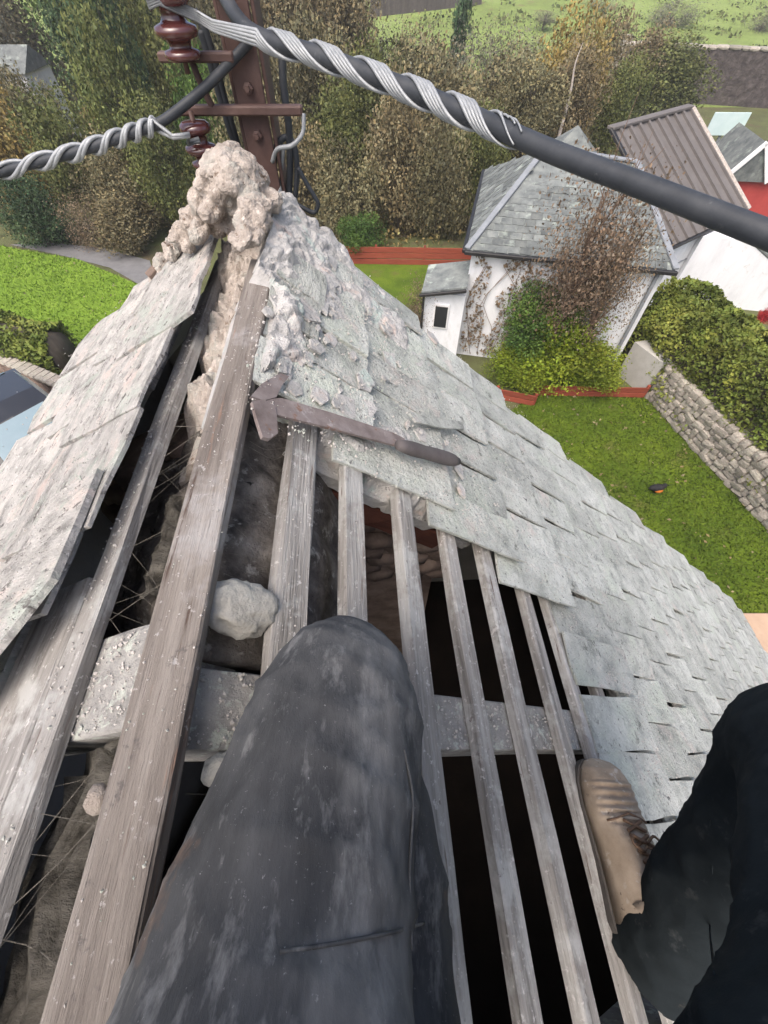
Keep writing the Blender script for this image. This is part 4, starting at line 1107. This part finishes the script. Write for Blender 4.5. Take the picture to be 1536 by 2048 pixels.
for px, py, y, wp, hp, lab in ((1345, 35, 60, 60, 26, 'wide brown bush on the pasture above the old wall'), (1525, 50, 58, 36, 24, 'brown bush on the pasture near the upper right corner'), (1200, 15, 66, 45, 12, 'small brown bush near the top of the pasture'), (1090, 35, 58, 30, 10, 'low dark scrub on the pasture behind the grey trees')):
    plant(px, py, y, wp, hp, 'grey', 'pasture_bush', lab, 'bush')
# bare pale trunk in the orange tree
bm = bmesh.new(); tube(bm, smooth_path([ony(1128, 235, 21), ony(1142, 180, 21), ony(1150, 130, 21), ony(1166, 85, 21)], 10), [.06, .055, .05, .045, .04, .036, .03, .026, .02, .014, .008], 7)
p = ony(1128, 235, 21); tube(bm, [Vector((p.x, p.y, 0)), p], [.075, .06], 7)
tag(wobj('bare_trunk', bm, M['alu'] if False else M['mortar'], None, True), 'thin pale bare trunk rising through the orange tree', 'tree')

# shrubs in front of the white house
plant(1105, 700, 8.7, 120, 80, 'lime', 'lime_shrub', 'bright lime green shrub behind the red edging board', 'shrub')
plant(1040, 735, 8.5, 75, 45, 'lime', 'lime_shrub', 'low lime shrub at the corner nearest the roof verge', 'shrub')
plant(1180, 735, 8.4, 75, 45, 'lime', 'lime_shrub', 'low lime shrub beside the garden wall end', 'shrub')
plant(1080, 640, 8.9, 90, 70, 'green', 'green_shrub', 'mid green shrub against the white house wall', 'shrub')
plant(1170, 500, 8.5, 110, 150, 'rust', 'rusty_tree', 'small rusty brown twiggy tree overhanging the slate roof', 'tree', None, ('s', 0), 'twig')
plant(1225, 560, 8.5, 75, 110, 'rust', 'rusty_tree', 'sparse rusty tree in front of the right end of the white house', 'tree', None, ('s', 2), 'twig')
# thin creeper on the white wall
cl_ = []
for _ in range(2600):
    x = rr.uniform(.1, 2.8); z = rr.uniform(.1, 2.5)
    if noise.noise(Vector((x * 2.2, z * 2.2, 5))) + .30 * (x - .5) - .10 * z < -.30: continue
    cl_.append(H(x, -.05 - rr.random() * .08, z))
me = leaf_mesh('wall_creeper', np.array([tuple(p) for p in cl_]), .042, 5)
cr = thing('wall_creeper', 'sparse brown creeper spread over the white house wall', 'creeper', H(1.3, -.1, 0))
link('leaves', me, LEAF['rust'], cr)
bm = bmesh.new()
for q in range(14):
    x = .2 + q * .18; tube(bm, smooth_path([H(x, -.04, .1), H(x + rr.uniform(-.2, .2), -.05, .8), H(x + rr.uniform(-.3, .3), -.05, 1.5), H(x + rr.uniform(-.4, .4), -.05, 2.3)], 8), .006, 5)
link('stems', to_mesh('stems', bm, True), M['twig'], cr)

# hedges: leaves on an uneven clipped body
def hedge(name, label, path, hw, h, leaf, n, size, seed):
    rs = np.random.RandomState(seed); P0 = [Vector(p) for p in path]
    sp = smooth_path(P0, 40); hs = [h(i / 40) for i in range(41)] if callable(h) else [h] * 41
    t = thing(name, label, 'hedge', sp[20])
    pts = []; cl = []
    for _ in range(n):
        f = rs.rand() * 39.99; i = int(f); c = sp[i].lerp(sp[i + 1], f - i); d = (sp[i + 1] - sp[i]).normalized(); sd_ = Vector((-d.y, d.x, 0)); hh = hs[i]
        a = rs.rand()
        # superellipse section from foot to foot
        th = PI * a; cx = math.copysign(abs(math.cos(th)) ** .55, math.cos(th)); cz = abs(math.sin(th)) ** .5
        q = c + sd_ * hw * cx + UP * (hh * cz)
        b = .20 * noise.noise(q * 1.3) + .12 * noise.noise(q * 3.4)
        q += (sd_ * cx * .8 + UP * cz * .7) * (b - .12 * rs.rand())
        if q.z < .02: continue
        pts.append(tuple(q)); cl.append(.85 + 1.3 * noise.noise(q * 2.6 + Vector((4, 4, 4))) * .5 + .15)
    me = leaf_mesh('leaves', np.array(pts), size, seed, np.clip(np.array(cl), .55, 1.5))
    link('leaves', me, LEAF[leaf], t)
    bm = bmesh.new()
    rings = []
    for i in range(0, 41, 2):
        c = sp[i]; d = (sp[min(i + 1, 40)] - sp[max(i - 1, 0)]).normalized(); sd_ = Vector((-d.y, d.x, 0))
        rings.append([bm.verts.new(c + sd_ * hw * .72 * math.copysign(abs(math.cos(PI * k / 8)) ** .6, math.cos(PI * k / 8)) + UP * max(.0, hs[i] * .86 * abs(math.sin(PI * k / 8)) ** .5)) for k in range(9)])
    for a, b in zip(rings, rings[1:]):
        for k in range(8): bm.faces.new((a[k], a[k + 1], b[k + 1], b[k]))
        bm.faces.new((a[8], a[0], b[0], b[8]))
    bm.faces.new(rings[0]); bm.faces.new(rings[-1][::-1])
    link('light_block_core', to_mesh('light_block_core', bm, True), M['bark'], t)  # solid core added inside the leaves to block light
    return t
hedge('tall_hedge', 'tall yellow green hedge behind the stone garden wall', [(6.75, 9.55, 0), (7.1, 8.2, 0), (7.55, 6.4, 0), (8.05, 4.4, 0), (8.6, 2.0, 0)], .66, lambda f: 2.12 - .15 * f, 'hedge', 36000, .042, 21)
lp = [onz(*q) for q in ((-190, 690), (-60, 700), (40, 715), (110, 730), (150, 735))]
hedge('clipped_hedge', 'low clipped green hedge along the edge of the bright lawn', lp, .55, 1.05, 'hedge', 9000, .050, 22)

# undergrowth of the wood
pts = []; cl = []
for _ in range(30000):
    x = rr.uniform(-24, 13); y = rr.uniform(15.6, 36)
    if in_poly(x, y, left_lawn) or (x < -5 and y < 16.8): continue
    if -2.2 < x < 3.4 and y < 15.2: continue
    if x > 2.0 and y < 16.5: continue
    pts.append((x, y, abs(rr.gauss(0, .45)) * (.6 + noise.noise(Vector((x * .6, y * .6, 0)))))); cl.append(.8 + .5 * rr.random())
kind(link('undergrowth', leaf_mesh('undergrowth', np.array(pts), .07, 77, np.array(cl)), LEAF['litter']), 'stuff')

# ================================================================== MAST, CABLES
def roofpx(px, py, off, side=1):
    d = ray(px, py); n_ = rframe(side)[1]; p0 = rp(0, 0, off, side)
    return CAM + d * ((p0 - CAM).dot(n_) / d.dot(n_))
MY = 1.68
mx = -.384
mast = thing('service_mast', 'brown steel service mast with porcelain insulators fixed to the gable head', 'mast', CAM + Vector((mx, MY, -1.5)))
bm = bmesh.new()
Mm = Matrix.Translation(CAM + Vector((mx, MY, 0)))
box(bm, -.040, .040, -.006, .006, -1.5, .75, Mm @ Matrix.Translation((0, -.04, 0)), .002)
link('post', to_mesh('post', bm), M['steel'], mast)
for s_ in (-1, 1):
    bm = bmesh.new(); box(bm, -.005, .005, -.033, .05, -1.5, .75, Mm @ Matrix.Translation((s_ * .0475, 0, 0)), .002)
    link('flange', to_mesh('flange', bm), M['steel'], mast)
def C(x, y, z): return CAM + Vector((x, y, z))
bar('crossarm', C(-.60, 1.605, -.300), C(-.235, 1.605, -.300), .03, .022, M['steel'], mast)
bar('crossarm', C(-.60, 1.605, -.198), C(-.40, 1.605, -.198), .03, .02, M['steel'], mast)
for z in (-.26, -.15, -.36):
    bm = bmesh.new(); lathe(bm, [(.008, 0), (.014, .002), (.014, .012), (.007, .014), (.007, .024)], 6, Matrix.Translation(C(mx, MY - .046, z)) @ Matrix.Rotation(PI / 2, 4, 'X')); link('bolt', to_mesh('bolt', bm), M['steel'], mast)
def tubeobj(name, pts, r, m, par=None, n=40, k=10, sm=True):
    bm = bmesh.new(); P_ = smooth_path(pts, n) if sm else pts
    tube(bm, P_, r, k); return wobj(name, bm, m, par, True)
tubeobj('strap', [C(-.515, 1.60, -.205), C(-.505, 1.60, -.25), C(-.488, 1.60, -.30)], .009, M['steel'], mast, 8)
def insulator(c, k=1.0):
    prof = [(.012, .062), (.040, .060), (.052, .052), (.056, .040), (.050, .030), (.033, .026), (.031, .018), (.031, .006), (.036, .0), (.054, -.006), (.058, -.016), (.052, -.026), (.034, -.030), (.030, -.038), (.030, -.046), (.046, -.050), (.050, -.060), (.044, -.068), (.012, -.070)]
    bm = bmesh.new(); lathe(bm, [(r * k, z * k) for r, z in prof], 28, Matrix.Translation(c))
    ins = link('insulator', to_mesh('insulator', bm, True), M['porcelain'], mast)
    bm = bmesh.new(); lathe(bm, [(.007, .085 * k), (.007, -.095 * k)], 8, Matrix.Translation(c)); link('spindle', to_mesh('spindle', bm, True), M['steel'], ins)
    return ins
insulator(C(-.520, 1.56, -.135), .92)
insulator(C(-.548, 1.575, -.365), .80)
tubeobj('earth_wire', [C(-.232, 1.60, -.306), C(-.240, 1.59, -.345), C(-.275, 1.585, -.372), C(-.325, 1.60, -.385), C(-.352, 1.62, -.42)], .006, M['alu'], mast)
for pts, r_ in ((((402, 60), (420, 120), (440, 190), (458, 250), (474, 300), (486, 345)), .012), (((388, 20), (410, 60), (432, 130), (450, 200), (470, 270), (490, 340)), .010), (((565, 100), (566, 160), (572, 210), (578, 260), (580, 330), (578, 400), (582, 470)), .011), (((548, 330), (552, 295), (570, 275), (588, 290), (594, 340), (590, 400), (586, 450)), .009), (((562, 420), (563, 340), (568, 290)), .006)):
    tubeobj('conductor', [ony(px, py, 1.70 - .03 * (px > 500)) for px, py in pts], r_, M['cable'] if r_ > .0061 else M['alu'], mast)
tubeobj('conductor', [ony(px, py, 1.64) for px, py in ((596, 335), (612, 365), (630, 395), (636, 410), (628, 425), (605, 415), (588, 405))], .007, M['cable'], mast)

def wrapped(name, label, path, r, f0, f1, turns, strands, sr, nseg=150, ph0=0.0, lead=None, bands=2):
    """overhead cable with helical grip rods laid round it between fractions f0 and f1"""
    t = thing(name, label, 'cable', path[0])
    sp = smooth_path(path, 90); bm = bmesh.new(); tube(bm, sp, r, 16); wobj('sheath', bm, M['cable'], t, True)
    L_ = [0]
    for a, b in zip(sp, sp[1:]): L_.append(L_[-1] + (b - a).length)
    def at(f):
        x = f * (len(sp) - 1); i = min(int(x), len(sp) - 2); return sp[i].lerp(sp[i + 1], x - i), (sp[i + 1] - sp[i]).normalized()
    for k, band in [(k, b) for b in range(bands) for k in range(strands)]:
        pts = []; rad = []
        for i in range(nseg + 1 - (k * 7) % 26 - 5 * band):
            f = f0 + (f1 - f0) * i / nseg; p, tg = at(f); u = UP.cross(tg).normalized(); w = tg.cross(u)
            a = ph0 + 2 * PI * band / bands + 2 * PI * turns * i / nseg + k * (1.75 * sr / (r + sr))
            pts.append(p + u * (math.cos(a) * (r + sr * .9)) + w * (math.sin(a) * (r + sr * .9))); rad.append(sr * (1 if i < nseg - 40 else max(.45, 1 - (i - nseg + 40) / 60)))
        if lead: pts = [Vector(q) + Vector((0, 0, -.004 * k)) for q in lead] + pts; rad = [sr] * len(lead) + rad
        bm = bmesh.new(); tube(bm, pts, rad, 7); wobj('grip_rod', bm, M['alu'], t, True)
    return t
far = C(6.0, -6.2, -1.15)
pR = [W(430, -40, .99), W(500, 62, .95), W(640, 112, .90), W(800, 172, .85), W(950, 235, .79), W(1100, 302, .72), W(1300, 378, .64), W(1536, 470, .56)]
d_ = (pR[-1] - pR[-2]).normalized(); pR += [pR[-1] + d_ * .5, pR[-1] + d_ * 2.0 + UP * .1]
ld = [C(-.565, 1.55, -.10), C(-.555, 1.52, -.095), C(-.525, 1.51, -.088), W(395, 24, .985), W(425, 42, .965)]
wrapped('overhead_cable', 'thick black overhead cable with a silver helical grip, crossing from the mast to the right', pR, .0165, .135, .520, 3.0, 5, .0036, 190, 2.4, ld)
pL = [ony(500, 82, 1.62), ony(470, 115, 1.61), ony(410, 175, 1.56), ony(350, 225, 1.52), ony(310, 250, 1.50), ony(250, 272, 1.49), ony(150, 305, 1.48), ony(0, 345, 1.47), ony(-200, 400, 1.46), ony(-500, 480, 1.45)]
ld = [C(-.53, 1.53, -.345), C(-.565, 1.525, -.352), ony(378, 268, 1.5), ony(345, 272, 1.5)]
wrapped('branch_cable', 'thinner black cable with a twisted silver grip running from the mast to the left', pL, .0115, .44, .84, -4.2, 2, .0052, 190, 1.0, ld)

# ================================================================== TOOL ON THE ROOF
rip = thing('slate_ripper', "rusty grey steel slater's ripper with a barbed head and dark grip lying across the battens", 'tool', roofpx(700, 850, .03))
def flatpoly(name, px, off, th, m, par, bev=.0015):
    n_ = nR; bm = bmesh.new(); pts = [roofpx(x, y, off if not callable(off) else off(x)) for x, y in px]
    prism(bm, pts, th, n_)
    return wobj(name, bm, m, par)
tilt = lambda x: .030 + .030 * max(0, min(1, (x - 500) / 420))
flatpoly('blade', [(545, 801), (560, 800), (660, 829), (782, 868), (806, 880), (806, 899), (790, 894), (660, 860), (549, 833), (524, 822), (528, 806)], tilt, .007, M['ripper'], rip)
flatpoly('barb', [(500, 808), (524, 804), (546, 818), (549, 833), (551, 872), (535, 883), (521, 879), (509, 842)], .034, .009, M['ripper'], rip)
flatpoly('barb', [(498, 797), (520, 772), (556, 751), (575, 757), (560, 776), (549, 799), (524, 806)], .030, .008, M['ripper'], rip)
a, b = roofpx(796, 890, .066), roofpx(916, 923, .066)
bm = bmesh.new(); pp_ = [a.lerp(b, k / 10) for k in range(11)]
tube(bm, pp_, [(.014, .012), (.019, .015), (.021, .017), (.021, .017), (.020, .016), (.021, .017), (.022, .018), (.022, .018), (.022, .018), (.020, .016), (.012, .010)], 14, ref=nR)
wobj('grip', bm, M['grip'], rip, True)
bm = bmesh.new(); q_ = [roofpx(x, y, .05) for x, y in ((815, 826), (860, 836), (922, 846), (926, 860), (880, 858), (830, 846))]; prism(bm, q_, .006, nR)
tag(wobj('slate_sliver', bm, M['slate'], None), "pale sliver of broken slate lying beyond the ripper's grip", 'slate')

# ================================================================== THE ROOFER
person = thing('person', 'person kneeling on the battens in dusty charcoal work trousers and tan lace-up boots', 'person', C(.05, -.25, -.9))
V3 = lambda x, y, z: C(x, y, z)
# trousers
bm = bmesh.new()
th = [(690, 1262, .585, .038), (690, 1290, .570, .063), (684, 1340, .540, .085), (675, 1400, .505, .099), (657, 1500, .462, .106), (634, 1600, .425, .108), (606, 1700, .392, .109), (582, 1800, .364, .109), (560, 1900, .340, .109), (538, 2048, .305, .108)]
kp = [W(a, b, t) for a, b, t, r in th]; kr = [r for *_, r in th]
kp += [V3(-.085, -.22, -.435)]; kr += [.122]
tube(bm, kp, kr, 24)
tube(bm, smooth_path([W(690, 1300, .575), V3(-.03, .05, -.655), V3(.012, -.10, -.685), V3(.02, -.30, -.69), V3(.02, -.42, -.70)], 10), [.06, .066, .07, .07, .068, .066, .064, .062, .06, .058, .056], 20)
rl = [V3(.555, -.285, -1.19), V3(.580, -.225, -1.09), V3(.618, -.12, -.94), V3(.645, -.03, -.80), V3(.655, .025, -.735), V3(.645, .035, -.69), V3(.59, -.03, -.63), V3(.51, -.11, -.57), V3(.41, -.20, -.50), V3(.26, -.28, -.45)]
tube(bm, smooth_path(rl, 24), [.092, .090, .087, .084, .087, .090, .094, .097, .100, .102, .103, .103, .103, .104, .105, .106, .107, .109, .111, .113, .115, .117, .119, .120, .12], 24)
tube(bm, smooth_path([V3(-.09, -.26, -.44), V3(.08, -.32, -.42), V3(.26, -.29, -.45)], 8), .125, 20)
tube(bm, smooth_path([V3(.04, -.32, -.44), V3(.04, -.36, -.28)], 4), (.14), 20)
me = remeshed(bm, .0065, 3)
NL = [v.normal.copy() for v in me.vertices]
for v, vn in zip(me.vertices, NL):
    p = v.co - CAM; q = Vector(p)
    w = .0040 * noise.noise(q * 9) + .0030 * noise.noise(Vector((q.x * 34, q.y * 14, q.z * 22)))
    rd = 1 - abs(noise.noise(Vector((q.x * 9 + 3, q.y * 16, q.z * 9)))) * 2.2
    w += .0040 * max(0, rd) ** 2 + .0025 * max(0, 1 - abs(noise.noise(Vector((q.x * 5, q.y * 22 + q.x * 12, q.z * 14)))) * 3) ** 2
    if p.x > .25:
        rd = 1 - abs(noise.noise(Vector((q.x * 6 + 9, q.y * 7, q.z * 8)))) * 2.5; w += .004 * max(0, rd) ** 2
    v.co += vn * w
tr = mesh_centred('trousers', me, M['trouser'], person)
me.materials.append(M['trouser_r'])
cz = WM[tr].translation
for p in me.polygons:
    if p.center.x + cz.x > .20: p.material_index = 1
# seam along the right shin and a seam across the left thigh
def on_seam(px_list):
    dg = bpy.context.evaluated_depsgraph_get(); dg.update()
    out = []
    inv = WM[tr].inverted()
    for px, py in px_list:
        d = ray(px, py).normalized(); ok, loc, nn, i = tr.ray_cast(inv @ CAM, d)
        if ok: out.append(WM[tr] @ loc + nn * .0006)
    return out
bpy.context.view_layer.update()
for nm, lst in (('seam', [(560, 1905), (640, 1893), (720, 1878), (800, 1860), (848, 1846)]), ('seam', [(1395, 1540), (1420, 1640), (1425, 1740), (1420, 1850), (1430, 1950)]), ('seam', [(808, 1500), (825, 1600), (818, 1750), (822, 1900)])):
    q = on_seam(lst)
    if len(q) > 2:
        bm = bmesh.new(); tube(bm, smooth_path(q, 24), .0013, 6); wobj(nm, bm, M['trouser_r'] if lst[0][0] > 1000 else M['trouser'], tr, True)
# one continuous body under the clothes
bm = bmesh.new()
tube(bm, smooth_path([V3(.04, -.33, -.46), V3(.04, -.37, -.25), V3(.04, -.39, -.02), V3(.04, -.38, .07)], 10), [.10, .115, .12, .125, .13, .14, .145, .14, .12, .09, .06], 20)
tube(bm, [V3(.04, -.38, .02), V3(.04, -.36, .12), V3(.04, -.34, .18)], [.062, .056, .056], 16)
lump(bm, V3(.04, -.315, .26), (.078, .098, .115), 3, .02, 1, 1)
lump(bm, V3(.04, -.215, .25), (.014, .022, .02), 2, .02, 1, 2)
for s_ in (-1, 1):
    lump(bm, V3(.04 + s_ * .08, -.32, .255), (.012, .022, .034), 2, .02, 1, 3)
    tube(bm, smooth_path([V3(.04 + s_ * .17, -.38, .03), V3(.04 + s_ * .25, -.36, -.12), V3(.04 + s_ * .25, -.28, -.17), V3(.04 + s_ * .14, -.17, -.08), V3(.03 + s_ * .06, -.10, .0)], 12), [.055, .054, .052, .05, .047, .045, .043, .04, .037, .034, .031, .029, .028], 14)
    for k in range(5):
        o_ = V3(.03 + s_ * .05, -.095, .005 + .018 * k); tube(bm, [o_, o_ + Vector((-s_ * .02, .028, .004)), o_ + Vector((-s_ * .048, .03 - .003 * k, .006))], [.010, .009, .007], 8)
bd = mesh_centred('body', remeshed(bm, .007, 2), M['skin'], person)
bm = bmesh.new()
tube(bm, smooth_path([V3(.04, -.345, -.40), V3(.04, -.38, -.25), V3(.04, -.40, -.02), V3(.04, -.385, .06)], 10), [.145, .14, .14, .145, .15, .158, .163, .16, .145, .11, .078], 20)
for s_ in (-1, 1):
    tube(bm, smooth_path([V3(.04 + s_ * .16, -.385, .03), V3(.04 + s_ * .25, -.365, -.12), V3(.04 + s_ * .25, -.285, -.17), V3(.04 + s_ * .165, -.195, -.10)], 9), [.07, .068, .066, .063, .06, .058, .056, .054, .05, .046], 16)
mesh_centred('jacket', remeshed(bm, .008, 2), M['jacket'], person)
bm = bmesh.new(); lump(bm, V3(.04, -.335, .30), (.086, .10, .09), 3, .06, 4, 6); mesh_centred('hair', to_mesh('hair', bm, True), M['hair'], person)

def boot(toe, heel, up, shaft):
    f = (toe - heel).normalized(); side = f.cross(up).normalized(); L_ = (toe - heel).length
    par = link('boot', None, None, person, Matrix.Translation(toe)); par.empty_display_size = .05
    bm = bmesh.new(); NS = 130; NR = 22; rings = []
    def prof(d):                    # half width, height at distance d from the toe (fractions of the length)
        K_ = [(0, .012, .020), (.02, .034, .038), (.07, .050, .058), (.16, .060, .070), (.30, .062, .078), (.45, .056, .094), (.60, .051, .118), (.75, .049, .140), (.90, .048, .150), (.97, .040, .140), (1, .02, .12)]
        for a, b in zip(K_, K_[1:]):
            if d <= b[0]:
                t = (d - a[0]) / (b[0] - a[0]); return a[1] + (b[1] - a[1]) * t, a[2] + (b[2] - a[2]) * t
        return K_[-1][1:]
    for i in range(NS + 1):
        d = i / NS; hw, h = prof(d)
        rp_ = .0042 * math.sin((d - .10) / .050 * 2 * PI + .4 * math.sin(d * 40)) if .14 < d < .40 else .002 * noise.noise(Vector((d * 14, 1, 2)))
        ring = []
        for k in range(NR + 1):
            a = PI * k / NR; x = hw * math.copysign(abs(math.cos(a)) ** .7, math.cos(a)); z = .020 + (h + rp_ * math.sin(a) - .02) * math.sin(a) ** .62
            if k in (0, NR): z = .016
            ring.append(bm.verts.new(toe - f * (d * L_) + side * x + up * (z + .004 * math.sin(a) * noise.noise(Vector((d * 9, x * 40, 4))))))
        rings.append(ring)
    for a, b in zip(rings, rings[1:]):
        for k in range(NR): bm.faces.new((a[k], a[k + 1], b[k + 1], b[k]))
        bm.faces.new((a[NR], a[0], b[0], b[NR]))
    bm.faces.new(rings[0]); bm.faces.new(rings[-1][::-1])
    o_ = link('upper', to_mesh('upper', bm, True), M['leather'], par)
    bm = bmesh.new(); c0 = toe - f * (L_ * .74) + up * .09; tube(bm, smooth_path([c0, c0.lerp(shaft, .5), shaft], 6), [.050, .050, .050, .051, .052, .053, .054], 16); link('shaft', to_mesh('shaft', bm, True), M['leather'], par)
    bm = bmesh.new(); rows = []
    out = []
    for i in range(NS + 1):
        d = i / NS; hw, h = prof(d); out.append((toe - f * (d * L_ + (.006 if i == 0 else 0)), hw + .005))
    pl = [p + side * w for p, w in out] + [p - side * w for p, w in out[::-1]]
    prism(bm, pl, .018, up); link('sole', to_mesh('sole', bm), M['sole'], par)
    # toe cap seam and laces over the instep
    def top(d, x):
        hw, h = prof(d); c = max(-1, min(1, x / hw)); a = math.acos(math.copysign(abs(c) ** (1 / .7), c)); return toe - f * (d * L_) + side * x + up * (.020 + (h - .02) * math.sin(a) ** .62 + .002)
    bm = bmesh.new(); tube(bm, [top(.33 + .05 * abs(x) / .05, x) for x in [k / 10 * .05 for k in range(-10, 11)]], .0022, 6); link('seam', to_mesh('seam', bm, True), M['lace'], par)
    for q in range(5):
        d0 = .37 + q * .075
        for sg in (-1, 1):
            bm = bmesh.new(); tube(bm, [top(d0 + .055 * (k / 8), sg * (-.022 + .044 * k / 8)) + up * .003 for k in range(9)], .0038, 6); link('lace', to_mesh('lace', bm, True), M['lace'], par)
    for sg in (-1, 1):
        bm = bmesh.new(); c = top(.50, 0) + up * .006; pts = [c, c + side * sg * .018 - f * .006 + up * .010, c + side * sg * .034 + f * .004 + up * .006, c + side * sg * .026 + f * .018, c + side * sg * .006 + f * .006]
        tube(bm, smooth_path(pts, 14), .0028, 6); link('lace', to_mesh('lace', bm, True), M['lace'], par)
boot(rp(.01, 1.050, .02), rp(-.315, 1.005, .02), (nR + UP * 1.3 - PD * .15).normalized(), V3(.560, -.27, -1.08))
boot(V3(.03, -.56, -.735), V3(.02, -.44, -.50), Vector((0, -1, -.3)).normalized(), V3(.02, -.43, -.62))

# ================================================================== SMALL THINGS
p = onz(1305, 985)
b = thing('bird', 'small dark bird with an orange breast standing on the garden lawn', 'bird', p)
bm = bmesh.new()
tube(bm, smooth_path([p + Vector(q) for q in ((-.13, .02, .10), (-.08, .02, .13), (.0, .0, .16), (.08, -.01, .20), (.11, -.015, .26), (.135, -.02, .28))], 12), [.012, .03, .05, .066, .074, .076, .072, .064, .054, .044, .042, .036, .012], 12)
tube(bm, [p + Vector((.15, -.02, .275)), p + Vector((.20, -.025, .268))], [.012, .002], 6)
for sg in (-.03, .03): tube(bm, [p + Vector((0, sg, .12)), p + Vector((.005, sg, .0)), p + Vector((.04, sg, .004))], [.009, .006, .003], 6)
wobj('body', bm, mat('black plumage', [(.012, .012, .014), (.03, .028, .028)], scale=20, rough=.8, bump=.2), b, True)
bm = bmesh.new(); lump(bm, p + Vector((.045, -.035, .125)), (.085, .06, .065), 2, .1, 2, 3); wobj('breast', bm, mat('orange plumage', [(.42, .12, .02), (.55, .18, .03)], scale=20, rough=.8, bump=.2), b, True)
LEAF['red'] = leafmat('red leaves', [(.30, .02, .02), (.42, .04, .03), (.36, .06, .04)])
plant(1530, 632, 9.6, 22, 14, 'red', 'red_shrub', 'small red leaved shrub between the white outbuilding and the tall hedge', 'shrub')

bm = bmesh.new(); box(bm, -300, 300, -60, 430, -1.0, 14.0)
hz = kind(link('haze', to_mesh('haze', bm)), 'stuff')
hm = bpy.data.materials.new('thin damp air'); hm.use_nodes = True; hn = hm.node_tree; hn.nodes.remove(hn.nodes['Principled BSDF'])
pv = hn.nodes.new('ShaderNodeVolumePrincipled'); pv.inputs['Color'].default_value = (.95, .96, .97, 1); pv.inputs['Density'].default_value = .0017; pv.inputs['Anisotropy'].default_value = .2
hn.links.new(pv.outputs[0], hn.nodes['Material Output'].inputs['Volume']); hz.data.materials.append(hm)

# fallen leaves on the lawns, tussocks on the pasture
pts = []
for poly, n_ in ((garden, 420), (left_lawn, 320)):
    a_ = np.array(poly)
    for _ in range(n_):
        x, y = a_.min(0) + RS.rand(2) * (a_.max(0) - a_.min(0))
        if in_poly(x, y, poly): pts.append((x, y, .03 + .02 * RS.rand()))
kind(link('fallen_leaves', leaf_mesh('fallen_leaves', np.array(pts), .035, 61), LEAF['tan']), 'stuff')
pts = []; cl = []
while len(pts) < 9000:
    x, y = rr.uniform(0, 70), rr.uniform(39, 95)
    if noise.noise(Vector((x * .35, y * .22, 3))) < .08: continue
    pts.append((x, y, terr(x, y) + abs(rr.gauss(0, .16)))); cl.append(rr.uniform(.7, 1.2))
kind(link('pasture_tussocks', leaf_mesh('pasture_tussocks', np.array(pts), .17, 62, np.array(cl)), LEAF['olive']), 'stuff')
